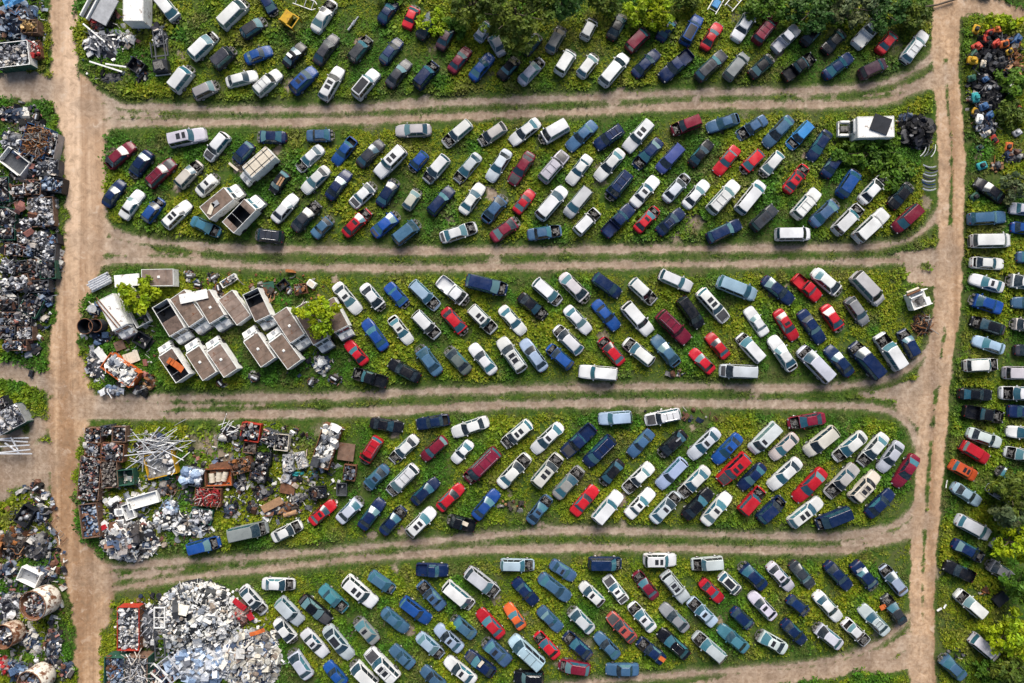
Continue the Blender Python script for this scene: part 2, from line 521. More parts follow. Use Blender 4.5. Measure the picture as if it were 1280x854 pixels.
MAT['ground'] = ground_mat()
xs = np.concatenate([-640 - np.geomspace(7000, 10, 14) - 60, np.arange(-700, 701, 2.5) * 1.0, 640 + np.geomspace(10, 7000, 14) + 60]) + 640
ys = np.concatenate([-427 - np.geomspace(7000, 10, 14) - 60, np.arange(-487.5, 488, 2.5) * 1.0, 427 + np.geomspace(10, 7000, 14) + 60]) + 427
PX, PY = np.meshgrid(xs, ys)
D, WM, AL = dirt_at(PX, PY, full=True)
GX, GY = (PX - 640) / PPM, (427 - PY) / PPM
GZ = (fbm(GX * 0.25, GY * 0.25, 3) - 0.5) * 0.10 - 0.05 * D - 0.03


def grid_mesh(name, keep=None, dz=0.0):
    ny, nx = PX.shape
    idx = np.arange(ny * nx).reshape(ny, nx)
    q = np.stack([idx[1:, :-1], idx[1:, 1:], idx[:-1, 1:], idx[:-1, :-1]], -1).reshape(-1, 4)
    if keep is not None:
        q = q[keep.reshape(-1)]
    used = np.unique(q)
    remap = np.full(ny * nx, -1)
    remap[used] = np.arange(len(used))
    q = remap[q]
    co = np.stack([GX.ravel()[used], GY.ravel()[used], GZ.ravel()[used] + dz], -1).astype(np.float32)
    me = bpy.data.meshes.new(name)
    me.vertices.add(len(co)); me.vertices.foreach_set('co', co.ravel())
    me.loops.add(q.size); me.loops.foreach_set('vertex_index', q.ravel().astype(np.int32))
    me.polygons.add(len(q))
    me.polygons.foreach_set('loop_start', np.arange(0, q.size, 4, dtype=np.int32))
    me.polygons.foreach_set('use_smooth', np.ones(len(q), dtype=bool))
    for nm, arr in (('dirt', D), ('warm', WM), ('along', AL)):
        at = me.attributes.new(nm, 'FLOAT', 'POINT')
        at.data.foreach_set('value', arr.ravel()[used].astype(np.float32))
    me.materials.append(MAT['ground'])
    me.update(calc_edges=True)
    return me


tag(link('ground', grid_mesh('ground')), kind='structure')
# each road or lane is a sheet of its own a few millimetres above the ground
cx = (PX[:-1, :-1] + PX[1:, 1:]) / 2
cy = (PY[:-1, :-1] + PY[1:, 1:]) / 2
inside = (cx > -60) & (cx < 1340) & (cy > -60) & (cy < 914)
Dc = (D[:-1, :-1] + D[1:, 1:]) / 2
which = np.full(cx.shape, -1)
bestd = np.full(cx.shape, 1e9)
groups = []
for nm, warm, hw, pts in ROADS:
    if nm == 'dirt_road':
        key = 'left' if pts[0][0] < 640 else 'right'
    elif nm == 'side_road':
        key = 'side%d' % round(pts[0][1] / 150)
    else:
        ym = sorted(p[1] for p in pts)[len(pts) // 2]
        key = 'lane%d' % sum(ym > l for l in (230, 410, 600, 770))
    if key not in groups:
        groups.append(key)
    d = seg_dist(cx, cy, smooth_line(pts, 3)) - hw
    sel = d < bestd
    bestd[sel] = d[sel]
    which[sel] = groups.index(key)
for i, key in enumerate(groups):
    keep = inside & (which == i) & (bestd < 6) & (Dc > 0.12)
    nm = 'dirt_lane' if key.startswith('lane') else 'dirt_road'
    tag(link(nm, grid_mesh(nm, keep, 0.006)), kind='structure')
CARS = """
T 90 0
545 -10 655 125 u W n
935 165 1080 20 v W n
745 365 900 215 v W n
1060 225 1200 135 h D n
885 420 1010 310 u D n
1080 375 1245 310 s B -
630 570 745 425 u W n
755 600 905 530 h G n
960 520 1155 465 s W -
1190 -30 1260 80 h N n
T 310 0
50 590 200 450 u W r
235 410 345 280 s K m
275 575 420 430 u B q
425 400 550 220 s D -
415 200 535 5 c W n
465 625 580 420 w W q
670 610 805 445 u W k
640 380 760 235 h D n
835 395 950 245 s N -
875 540 1005 380 s D -
1050 545 1175 395 u N n
830 140 925 0 s N -
985 180 1050 40 s R n
1070 240 1155 90 s D n
1195 310 1270 170 s P n
T 520 0
215 450 330 300 s M -
345 495 475 340 s B -
520 490 630 370 s K n
650 520 790 370 s S n
885 465 975 320 u W n
1020 480 1120 350 h W n
830 325 910 180 h G n
1045 245 1110 120 h W n
385 245 455 150 h S n
535 330 480 230 s S n
690 320 755 240 s D n
T 740 0
110 250 195 100 s K n
60 530 215 345 v W -
235 300 330 205 v M n
420 250 505 125 s N n
570 280 670 100 u B k
695 310 800 145 c R -
890 255 1000 80 s W n
1020 265 1150 100 u M r
1140 310 1285 170 p S -
260 475 415 320 s N -
620 330 430 495 p N -
655 495 830 330 w D q
840 490 965 340 v G -
985 480 1120 360 s K n
T 960 0
95 490 285 350 p K n
215 280 315 170 s K n
345 330 470 200 s K n
545 290 690 130 p W n
690 330 790 210 s R n
845 385 985 200 w W r
350 480 525 345 s N -
570 470 740 390 v P -
T 90 145
225 320 385 175 s M t
490 225 380 370 s N n
475 435 635 280 w M r
605 160 840 110 u S q
970 115 840 270 h W -
1125 175 1020 290 h N n
660 440 800 290 w T n
785 490 905 380 s W nq
205 565 315 405 s N -
315 640 430 470 s W -
455 660 560 520 h B n
580 695 735 540 w W q
745 650 925 735 s C n
T 310 145
245 135 65 130 s N n
360 125 530 120 s J n
1145 85 920 95 s T -
465 195 310 335 s W n
500 325 345 475 s W -
240 360 150 470 h K m
665 140 535 300 s B t
690 310 840 160 s D -
975 205 805 375 u W q
1110 235 1025 330 h B n
500 520 630 345 s N -
645 565 785 430 s W n
820 560 920 410 s N n
985 580 1060 470 h T n
160 660 300 495 s W -
285 715 440 545 s D n
405 755 520 640 s J n
600 745 760 590 s R nq
780 745 930 620 s B n
915 785 1060 670 u J n
225 760 50 740 u D nr
T 520 145
195 255 60 410 u W n
340 40 175 180 w W n
560 60 395 170 h T n
770 30 590 170 s W -
950 50 780 150 u W n
1120 45 950 205 s J -
395 240 250 410 s S n
580 215 455 405 s S -
725 230 595 425 s M -
785 405 935 230 u S r
1085 250 955 420 s W -
85 610 225 450 w N -
285 610 415 425 s W -
425 660 550 510 s J nt
620 605 730 465 c R -
765 640 930 450 v W -
1080 455 940 625 v S -
1000 730 1135 590 u W n
150 765 380 690 s W n
470 770 630 655 s M n
695 745 910 715 s J n
T 740 145
190 75 20 195 u N r
365 40 210 215 u W q
680 25 495 95 u M n
920 10 715 80 s J t
1090 15 910 130 s J n
1245 10 1080 185 s J -
430 150 270 320 s N n
560 190 415 345 v V -
615 310 745 160 s K -
910 195 775 360 s R -
1060 225 945 340 h R n
1180 235 1070 360 h W n
190 215 30 395 s W -
235 355 105 510 u N nr
255 560 405 385 s W q
455 530 600 370 s S n
580 570 720 410 s W -
735 600 905 415 u W r
915 600 1065 415 v W -
75 745 250 565 p N -
275 720 410 575 s R nq
410 735 570 590 s N r
720 770 930 670 w N -
1000 705 1145 570 u D q
T 960 145
270 45 130 195 h L n
380 95 260 275 s N -
110 475 240 310 s R nq
350 380 455 235 s N n
165 630 310 465 u W r
450 500 550 350 u B n
580 540 735 375 s W n
275 680 425 540 s J n
415 730 580 565 u W n
545 775 740 595 u W -
760 575 890 430 s K n
945 570 785 715 v M -
45 740 265 738 v W -
T 310 325
545 150 695 330 s W q
715 155 835 300 s W n
865 150 985 285 s B n
1020 140 1185 300 w A n
860 560 725 375 s B -
890 355 1015 520 s W qt
735 650 615 510 c R -
870 770 655 705 p K n
1075 745 880 640 s K -
1195 715 1070 550 s J n
1040 330 1185 480 u W n
T 520 325
140 120 310 260 p W n
310 125 570 190 v N n
175 310 300 450 s R n
340 295 490 445 u W nq
530 295 675 460 s W -
645 220 810 360 s K n
740 130 900 270 v W n
910 95 1060 245 s S n
935 295 1085 455 s W -
330 705 200 560 s E n
490 710 345 530 s W -
670 695 525 490 u W qr
805 690 665 500 s A -
1030 580 870 420 h W n
970 670 825 540 h B n
1260 715 1015 695 u W -
T 740 325
10 100 175 220 v N -
245 130 390 265 u W n
420 85 625 175 w W -
785 130 1025 225 v A -
1065 115 1255 265 s N -
15 260 160 430 s B -
200 275 365 460 u W -
415 330 600 510 u M r
550 240 680 420 v K -
670 190 840 380 w W q
1085 470 970 300 s W -
1060 630 915 470 v W n
845 610 725 465 s R -
755 700 620 565 s R -
535 660 385 480 s J t
380 645 205 505 h W n
190 650 50 490 s R n
1030 700 795 690 v S -
T 960 325
50 315 175 500 s R q
160 690 20 480 s W t
165 105 320 245 p R -
285 70 440 200 s W n
535 90 705 270 v S -
500 240 615 400 h G -
345 285 450 435 s R n
200 320 340 515 s N -
395 755 200 550 v S n
520 720 370 545 s N -
710 740 520 520 v N n
830 680 690 465 u W n
925 610 835 440 h N n
T 90 505
975 825 1225 770 v G n
T 310 505
150 840 335 750 s W n
390 745 540 615 s R q
760 115 970 150 s K -
1260 95 1050 130 s N t
820 210 725 360 u R nr
1055 205 895 360 s W n
1235 215 1090 345 h M -
870 390 740 520 s J nq
1050 390 880 560 v W nr
1030 620 1185 475 s N -
565 735 700 600 s S n
705 780 840 600 s N -
835 810 975 650 s N n
1000 815 1160 660 u W q
T 520 505
140 660 290 510 s R -
455 105 225 185 s W -
330 255 250 345 c W -
510 290 315 480 v M nr
715 115 545 260 u W nq
910 130 730 300 s W q
520 515 705 320 s W n
740 510 900 320 u T nq
870 585 1035 400 s G n
1110 140 920 320 p N -
1230 210 1060 380 v N r
365 715 510 545 s B -
370 770 205 720 p K nt
705 745 835 580 s J nq
980 690 1125 520 s R -
T 740 505
185 360 70 490 s K n
20 735 175 555 u W -
250 80 40 95 u A -
555 60 330 105 w W r
375 170 235 325 s J -
580 180 435 310 s K nm
790 165 610 335 s S q
925 195 765 365 s B q
1160 130 995 295 v S q
375 380 205 545 s W n
580 350 415 520 w A -
725 400 550 575 s W n
970 320 795 490 u R q
1075 380 925 530 s N -
220 705 380 540 s W q
375 735 540 560 s S nq
575 710 745 540 s K -
695 750 860 560 s W q
930 680 1065 530 u R n
1040 730 1195 590 u N n
T 960 505
180 195 20 340 s T -
200 350 10 525 s W -
135 755 335 600 w W q
360 85 125 125 s M n
425 155 235 310 v T -
605 185 415 345 s W n
735 190 575 380 s W n
830 240 700 420 s S -
925 320 795 515 s M -
550 385 370 575 s T n
520 600 680 430 u T qr
620 700 780 545 s N -
355 410 165 605 s R -
515 670 300 755 v N n
T 220 600
65 440 275 385 h B n
T 90 683
1060 255 1205 415 s W nq
T 310 683
85 232 295 240 s W n
190 330 335 480 u S -
330 320 515 475 s K -
455 255 610 400 s C n
605 200 795 365 u W q
760 170 910 280 h J n
1060 145 1240 150 p N -
175 455 285 590 s W n
345 525 490 685 s W q
485 500 645 700 s S k
805 600 680 460 s G nq
840 400 995 530 s J -
960 335 1135 470 w B -
1220 390 1070 230 s J nq
385 820 275 660 s S n
600 860 490 735 s B -
797 868 655 730 v W n
940 845 735 635 u W qr
1025 750 900 635 s J -
1060 550 1215 690 s A n
T 520 683
285 650 125 500 s A q
170 880 40 765 s J -
180 235 350 380 v W n
315 145 510 300 u S n
365 565 235 455 s J n
540 565 390 400 s R -
670 515 565 365 c O -
525 115 740 120 w A n
615 210 750 360 s N -
770 185 960 330 s J -
845 105 990 200 s J q
1075 105 1285 108 v N n
1165 360 1030 235 h W q
770 390 905 525 s J -
1100 530 970 400 s S n
785 745 595 570 v A r
885 695 750 545 s R n
1090 695 930 550 s N n
585 735 430 590 s J nq
490 800 315 670 s N t
370 850 185 705 s W q
800 820 610 815 u K r
1090 770 890 740 h M n
T 740 683
210 350 85 190 s W q
320 85 528 85 u W q
820 100 620 115 u S n
400 325 270 165 s M n
450 165 590 340 u S qr
680 215 815 345 c R -
800 175 915 285 h W nk
1080 260 935 120 s N n
385 525 240 360 s W nq
595 525 435 370 s G -
770 490 610 335 s A nq
1140 450 990 295 s S q
880 395 990 500 h N n
265 590 105 425 s F q
165 695 25 550 s J -
450 720 290 590 s N n
600 690 420 530 s K r
825 710 640 550 w S n
970 650 795 505 s C -
1215 650 1040 550 s S nq
295 772 85 770 s J -
T 960 683
5 110 150 270 s S q
125 320 240 415 h N n
145 100 280 255 s D -
365 105 515 265 s N -
530 100 665 260 s N nm
855 300 715 125 s A n
295 290 450 460 s W -
745 545 580 375 s S r
850 485 725 310 s D n
475 465 625 610 s W nt
455 625 305 505 s S n
95 470 230 605 s N -
T 1160 140 5.333
500 590 320 460 s K -
270 715 520 700 w J -
545 640 690 650 s S n
570 770 720 775 s B -
T 1160 280 5.333
280 115 550 110 v W -
285 255 510 270 s W t
505 430 285 360 s W q
500 570 290 500 s B n
510 715 290 645 s K n
590 220 760 225 s J n
760 405 540 375 s W n
740 530 575 525 s J -
740 685 565 665 h T n
T 1160 420 5.333
510 95 305 25 s A -
590 95 760 100 s D -
235 200 465 190 u W n
205 385 430 395 s K -
235 500 500 545 p K nt
265 640 490 720 s S -
225 725 400 830 u R -
505 245 740 250 v S -
730 385 480 380 u W n
530 500 730 510 s N n
750 655 525 635 s W -
740 815 510 770 s S n
T 1160 560 5.333
155 105 320 195 u O q
165 250 350 370 s A -
190 470 415 590 v S -
165 630 370 740 s N n
600 230 475 150 s D n
560 350 400 260 h S n
T 1160 694 5.333
300 150 115 65 p K t
570 165 405 55 s G n
365 400 195 250 u W n
285 540 465 690 v S -
240 820 95 680 s J n
"""
# ------------------------------------------------------------------ cars
# one line per car, read off the photograph: rear x y, front x y (in a 5x enlarged tile), kind, colour, state
KIND = {
    's': dict(name='sedan', L=4.75, W=1.80, H=1.43, belt=0.96, nose=0.70, wb=0.98, wt=0.22, rt=-1.05, rb=-1.72, trunk=True),
    'c': dict(name='coupe', L=4.40, W=1.76, H=1.32, belt=0.92, nose=0.66, wb=0.80, wt=0.08, rt=-0.80, rb=-1.62, trunk=True),
    'h': dict(name='hatchback', L=4.10, W=1.74, H=1.48, belt=0.96, nose=0.72, wb=0.98, wt=0.30, rt=-1.45, rb=-1.92, trunk=False),
    'w': dict(name='station_wagon', L=4.80, W=1.80, H=1.50, belt=0.98, nose=0.72, wb=1.02, wt=0.32, rt=-1.85, rb=-2.26, trunk=False),
    'u': dict(name='sport_utility_car', L=4.65, W=1.88, H=1.76, belt=1.12, nose=0.88, wb=1.00, wt=0.40, rt=-1.92, rb=-2.20, trunk=False),
    'v': dict(name='minivan', L=4.95, W=1.94, H=1.76, belt=1.08, nose=0.80, wb=1.50, wt=0.72, rt=-2.12, rb=-2.38, trunk=False),
    'p': dict(name='pickup_truck', L=5.35, W=1.94, H=1.76, belt=1.10, nose=0.90, wb=1.10, wt=0.55, rt=-0.42, rb=-0.66, trunk=False),
}
CAT = {'s': 'sedan', 'c': 'coupe', 'h': 'hatchback', 'w': 'station wagon', 'u': 'SUV', 'v': 'minivan', 'p': 'pickup truck'}
COLOURS = {
    'W': ('white', (0.62, 0.63, 0.65)), 'S': ('silver', (0.46, 0.48, 0.52)), 'G': ('grey', (0.23, 0.235, 0.24)),
    'D': ('dark grey', (0.032, 0.036, 0.046)), 'K': ('black', (0.005, 0.006, 0.010)), 'N': ('navy', (0.006, 0.018, 0.068)),
    'B': ('blue', (0.012, 0.062, 0.25)), 'J': ('slate blue', (0.05, 0.11, 0.20)), 'A': ('pale blue', (0.29, 0.38, 0.50)),
    'L': ('sky blue', (0.05, 0.24, 0.55)), 'C': ('teal', (0.05, 0.17, 0.23)), 'R': ('red', (0.42, 0.012, 0.022)),
    'M': ('maroon', (0.16, 0.012, 0.03)), 'F': ('faded red', (0.33, 0.06, 0.055)), 'P': ('plum', (0.055, 0.025, 0.04)),
    'T': ('beige', (0.47, 0.445, 0.41)), 'E': ('grey-green', (0.085, 0.11, 0.11)), 'V': ('violet-blue', (0.06, 0.08, 0.27)),
    'O': ('orange', (0.52, 0.09, 0.025)), 'Y': ('yellow', (0.6, 0.4, 0.02)),
}


def lerp(a, b, t):
    return a + (b - a) * t


def interp(tab, x):
    if x <= tab[0][0]:
        return tab[0][1]
    for (x0, y0), (x1, y1) in zip(tab, tab[1:]):
        if x <= x1:
            return lerp(y0, y1, (x - x0) / (x1 - x0))
    return tab[-1][1]


def sharp(me, deg=24):
    me.set_sharp_from_angle(angle=math.radians(deg))
    return me


MODELS = {   # small differences between makes of the same kind
    's': [{}, dict(wb=1.10, wt=0.30, rt=-1.22, rb=-1.88, H=1.47, rd=(0.46, 0.56)), dict(wb=0.82, wt=0.22, rt=-0.92, rb=-1.38, H=1.39, rd=(0.68, 0.74), belt=0.93), dict(wb=0.94, wt=0.12, rt=-0.98, rb=-1.80, H=1.41, rd=(0.50, 0.52))],
    'u': [{}, dict(wb=0.85, wt=0.42, rt=-2.02, rb=-2.16, H=1.82, rd=(0.76, 0.82)), dict(wb=1.12, wt=0.40, rt=-1.70, rb=-2.16, H=1.68, rd=(0.56, 0.64))],
    'v': [{}, dict(wb=1.66, wt=0.95, rt=-2.22, rb=-2.40, H=1.84, rd=(0.66, 0.80)), dict(wb=1.42, wt=0.55, rt=-1.95, rb=-2.34, H=1.70, rd=(0.52, 0.64))],
    'h': [{}, dict(wb=1.12, wt=0.42, rt=-1.30, rb=-1.90, H=1.44, rd=(0.44, 0.52)), dict(wb=0.90, wt=0.34, rt=-1.60, rb=-1.88, rd=(0.64, 0.72))],
    'w': [{}, dict(wb=0.92, wt=0.30, rt=-1.98, rb=-2.22, rd=(0.64, 0.76))],
}


class CarShape:
    def __init__(s, k, var):
        s.k, s.var = k, var
        s.q = q = dict(KIND[k], **MODELS.get(k, [{}])[var[2]])
        s.L, s.W, s.Ht = q['L'], q['W'], q['H']
        s.rd = q.get('rd') or ((0.52, 0.60) if k in 'sch' else (0.60, 0.72) if k in 'wv' else (0.66, 0.76))
        h = s.L / 2
        s.front = h if var[0] != 'cut' else q['wb'] + 0.22
        bl = q['belt']
        s.deck = [(-h, bl - 0.26), (-h + 0.06, bl - 0.12), (-h + 0.2, bl - 0.03 if q['trunk'] else bl - 0.06), (q['rb'], bl + 0.02), (q['wb'], bl),
                  (lerp(q['wb'], h, 0.6), lerp(bl, q['nose'], 0.42)), (h - 0.22, q['nose'] + 0.02), (h - 0.06, q['nose'] - 0.08), (h, q['nose'] - 0.2)]

    def hw(s, x):
        e = s.L / 2 - abs(x)
        fr = x > 0
        return s.W / 2 * interp([(0, s.rd[0] if fr else s.rd[1]), (0.06, lerp(s.rd[0] if fr else s.rd[1], 1, 0.36)), (0.2, lerp(s.rd[0] if fr else s.rd[1], 1, 0.66)), (0.5, lerp(s.rd[0] if fr else s.rd[1], 1, 0.88)), (1.1, 1.0)], e)

    def zd(s, x):
        return interp(s.deck, x)

    def opening(s):
        q, h = s.q, s.L / 2
        o = []
        if s.var[0] == 'bay':
            o.append((q['wb'] + 0.12, h - 0.22, 'engine_bay', 0.42))
        if s.k == 'p':
            o.append((-h + 0.14, q['rb'] - 0.12, 'truck_bed', 0.62))
        elif s.var[1] and q['trunk']:
            o.append((-h + 0.20, q['rb'] - 0.02, 'trunk_well', 0.48))
        return o

    def stations(s):
        h = s.L / 2
        xs = {-h, -h + 0.06, -h + 0.2, -h + 0.5, -h + 1.1, 0.0, s.q['rb'], s.q['wb']}
        for d in (0, 0.06, 0.22, 0.5, 1.1):
            xs.add(h - d)
        for a, b, *_ in s.opening():
            xs.add(a); xs.add(b)
        xs = sorted(round(x, 3) for x in xs if x <= s.front + 1e-6)
        if s.front < h:
            xs.append(round(s.front, 3))
        out = []
        for x in xs:
            if not out or x - out[-1] > 0.03:
                out.append(x)
        return out

    def body(s):
        m = MB()
        xs = s.stations()
        ops = s.opening()
        rings = []
        for x in xs:
            w, z = s.hw(x), s.zd(x)
            half = [(0, z + 0.035), (0.5, z + 0.026), (0.80, z), (0.93, z - 0.05), (1.0, z - 0.24), (0.985, 0.36), (0.9, 0.2)]
            ring = [(x, y * w, zz) for y, zz in half] + [(x, -y * w, zz) for y, zz in half[:0:-1]]
            rings.append(ring)
        n = len(rings[0])          # 13
        top = {0, 1, n - 1, n - 2}  # cells between +-0.80
        wide = {0, 1, 2, n - 1, n - 2, n - 3}
        vs = [v for r in rings for v in r]
        fs = []
        for i in range(len(xs) - 1):
            xm = (xs[i] + xs[i + 1]) / 2
            hole = [o[2] for o in ops if o[0] < xm < o[1]]
            for k in range(n):
                if hole and k in (wide if hole[0] != 'trunk_well' else top):
                    continue
                k2 = (k + 1) % n
                fs.append((i * n + k, (i + 1) * n + k, (i + 1) * n + k2, i * n + k2))
        fs.append(tuple(range(n)))
        fs.append(tuple(len(vs) - 1 - k for k in range(n)))
        m.mesh_of(vs, fs)
        # greenhouse
        rg = s.cabin_rings()
        nn = len(rg[0])
        vs = [v for r in rg for v in r]
        fs = []
        for l in range(len(rg) - 1):
            for k in range(nn):
                k2 = (k + 1) % nn
                fs.append((l * nn + k, l * nn + k2, (l + 1) * nn + k2, (l + 1) * nn + k))
        # roof as strips front to rear
        base = (len(rg) - 1) * nn
        fr, re = 7, 7
        side = (nn - 14) // 2
        # ring order: front -1..1 (7), left side (side), rear 1..-1 (7), right side (side)
        L_ = [base + i for i in range(6, 6 + side + 2)]
        R_ = [base + (0 if i == 0 else nn - i) for i in range(side + 2)]
        F_ = [base + i for i in range(7)]
        B_ = [base + 7 + side + 6 - i for i in range(7)]
        cols = []
        for j in range(7):
            col = [F_[j]]
            for t in range(1, side + 1):
                a, b = vs[L_[t]], vs[R_[t]]
                u = (j) / 6
                if j == 0:
                    col.append(R_[t])
                elif j == 6:
                    col.append(L_[t])
                else:
                    p = Vector(b).lerp(Vector(a), u)
                    p.z += 0.03 * (1 - (2 * u - 1) ** 2)
                    vs.append(tuple(p)); col.append(len(vs) - 1)
            col.append(B_[j])
            cols.append(col)
        for j in range(6):
            for t in range(side + 1):
                fs.append((cols[j][t], cols[j][t + 1], cols[j + 1][t + 1], cols[j + 1][t]))
        m.mesh_of(vs, fs)
        return m

    def lev(s, v):
        """greenhouse at height share v: front x, rear x, half width, z, bow"""
        q = s.q
        b0 = 0.89 * s.W / 2 + 0.03
        b2 = (0.665 if s.k in 'sc' else 0.71 if s.k in 'hw' else 0.77) * s.W / 2
        bulge = 0.03 * 4 * v * (1 - v)
        return (lerp(q['wb'], q['wt'], v), lerp(q['rb'], q['rt'], v), lerp(b0, b2, v) + bulge, lerp(q['belt'] - 0.03, s.Ht - 0.05, v), lerp(0.16, 0.10, v), lerp(0.10, 0.06, v))

    def cabin_rings(s):
        out = []
        for v, ins, dz in ((0, 0, 0), (0.5, 0, 0), (1, 0, 0), (1, 0.05, 0.035)):
            xf, xr, hw, z, bf, br = s.lev(v)
            xf -= ins * 1.2; xr += ins * 1.2; hw -= ins; z += dz
            ring = []
            for i in range(7):
                u = -1 + i / 3
                ring.append((xf + bf * (1 - u * u), u * hw, z))
            for t in (0.2, 0.4, 0.6, 0.8):
                ring.append((lerp(xf, xr, t), hw, z))
            for i in range(7):
                u = 1 - i / 3
                ring.append((xr - br * (1 - u * u), u * hw, z))
            for t in (0.8, 0.6, 0.4, 0.2):
                ring.append((lerp(xf, xr, t), -hw, z))
            out.append(ring)
        return out

    def grid(s, fn, us, vs_, off=0.016):
        m = MB()
        pts = [[Vector(fn(u, v)) for u in us] for v in vs_]
        nu = len(us)
        vv = []
        for j, v in enumerate(vs_):
            for i, u in enumerate(us):
                a = pts[j][min(i + 1, nu - 1)] - pts[j][max(i - 1, 0)]
                b = pts[min(j + 1, len(vs_) - 1)][i] - pts[max(j - 1, 0)][i]
                nrm = a.cross(b).normalized()
                vv.append(pts[j][i] + nrm * off)
        fs = [(j * nu + i, j * nu + i + 1, (j + 1) * nu + i + 1, (j + 1) * nu + i) for j in range(len(vs_) - 1) for i in range(nu - 1)]
        m.mesh_of(vv, fs)
        return m

    def windshield(s):
        def f(u, v):
            xf, xr, hw, z, bf, br = s.lev(v)
            return (xf + bf * (1 - u * u), u * hw, z)
        return s.grid(f, [-0.96, -0.67, -0.33, 0, 0.33, 0.67, 0.96], [0.04, 0.5, 0.97])

    def rear_window(s):
        lo = 0.10 if s.q['trunk'] else 0.22
        def f(u, v):
            xf, xr, hw, z, bf, br = s.lev(v)
            return (xr - br * (1 - u * u), -u * hw, z)
        return s.grid(f, [-0.93, -0.67, -0.33, 0, 0.33, 0.67, 0.93], [lo, 0.5, 0.96])

    def side_window(s, sg):
        panes = [(0.06, 0.47), (0.50, 0.93)] if s.k in 'sch' else [(0.04, 0.25), (0.27, 0.56), (0.58, 0.94)]
        if s.k == 'p':
            panes = [(0.12, 0.88)]
        m = MB()
        for a, b in panes:
            def f(t, v):
                xf, xr, hw, z, bf, br = s.lev(v)
                return (lerp(xr, xf, t), sg * hw, z)
            g = s.grid(f, [a, b] if sg < 0 else [b, a], [0.06, 0.5, 0.93])
            m.mesh_of(g.v, g.f)
        return m

    def deck_panel(s, x0, x1, wide=0.77, off=0.010):
        n = 5
        def f(u, v):
            x = lerp(x0, x1, v)
            w = s.hw(x) * (wide + 0.03)
            return (x, -u * w, s.zd(x) + 0.035 * (1 - (u * 0.8) ** 2))
        vs_ = sorted({0, 0.25, 0.5, 0.75, 1.0})
        return s.grid(f, [-0.95, -0.5, 0, 0.5, 0.95], vs_, off)

    def well(s, a, b, zf, wf):
        m = MB()
        xs = [x for x in s.stations() if a - 1e-3 <= x <= b + 1e-3]
        top = []
        for x in xs:
            top.append((x, s.hw(x) * wf, s.zd(x) - (0.05 if wf > 0.9 else 0)))
        for (x0, y0, z0), (x1, y1, z1) in zip(top, top[1:]):
            for sg in (1, -1):
                q = [(x0, sg * y0, z0), (x1, sg * y1, z1), (x1, sg * y1, zf), (x0, sg * y0, zf)]
                m.face(q if sg < 0 else q[::-1])
            m.face([(x0, -y0, zf), (x1, -y1, zf), (x1, y1, zf), (x0, y0, zf)])
        for i, fl in ((0, 1), (-1, 0)):
            x, y, z = top[i]
            q = [(x, -y, zf), (x, y, zf), (x, y, z), (x, -y, z)]
            m.face(q if fl else q[::-1])
        return m

    def bumper(s, front):
        m = MB()
        h = s.L / 2
        e = h if front else -h
        sg = 1 if front else -1
        xs = [(e - sg * d) for d in (0.62, 0.30, 0.12, 0.03)]
        path = [(x, (s.hw(x)) + 0.018) for x in xs] + [(e + sg * 0.035, s.hw(e) * 0.7), (e + sg * 0.05, 0)]
        full = path + [(x, -y) for x, y in path[-2::-1]]
        for (x0, y0), (x1, y1) in zip(full, full[1:]):
            a, b, c, d = (x0, y0, 0.34), (x1, y1, 0.34), (x1, y1, 0.60), (x0, y0, 0.60)
            m.face([a, b, c, d] if front is False else [d, c, b, a])
            i0, i1 = (x0 - sg * 0.09, y0 * 0.9, 0.615), (x1 - sg * 0.09, y1 * 0.9, 0.615)
            m.face([d, c, i1, i0] if front is False else [i0, i1, c, d])
        return m

    def wheel(s, sx, sg):
        m = MB()
        r, n = (0.33 if s.k in 'shcw' else 0.37), 14
        x0 = sx * s.L * 0.285
        yo, yi = s.W / 2 + 0.012, s.W / 2 - 0.2
        for rr0, y0, rr1, y1, mi in ((0.55 * r, yi, r, yi, 0), (r, yi, r, yo - 0.03, 0), (r, yo - 0.03, r * 0.93, yo, 0), (r * 0.93, yo, r * 0.66, yo, 0), (r * 0.66, yo, r * 0.6, yo - 0.03, 1), (r * 0.6, yo - 0.03, 0.02, yo - 0.01, 1)):
            m.cur = mi
            for k in range(n):
                a, b = 2 * math.pi * k / n, 2 * math.pi * (k + 1) / n
                q = [(x0 + rr * math.cos(t), sg * y, r + rr * math.sin(t)) for rr, y, t in ((rr0, y0, a), (rr0, y0, b), (rr1, y1, b), (rr1, y1, a))]
                m.face(q if sg < 0 else q[::-1])
        return m

    def lamp(s, front, sg):
        m = MB()
        h = s.L / 2
        x = (h - 0.10) if front else (-h + 0.07)
        w = s.hw(x)
        z = s.zd(x) - 0.07
        M = Matrix.Rotation(math.radians((-28 if front else 14) * sg), 3, 'Z')
        m.box((x, sg * w * 0.78, z), (0.16 if front else 0.10, 0.36 if front else 0.26, 0.16), mat=M, chamfer=0.03)
        return m

    def mirror(s, sg):
        m = MB()
        xf, xr, hw, z, *_ = s.lev(0.15)
        m.box((xf - 0.22, sg * (s.W / 2 + 0.06), s.q['belt'] + 0.03), (0.13, 0.22, 0.13), rz=sg * 0.25, chamfer=0.03)
        return m

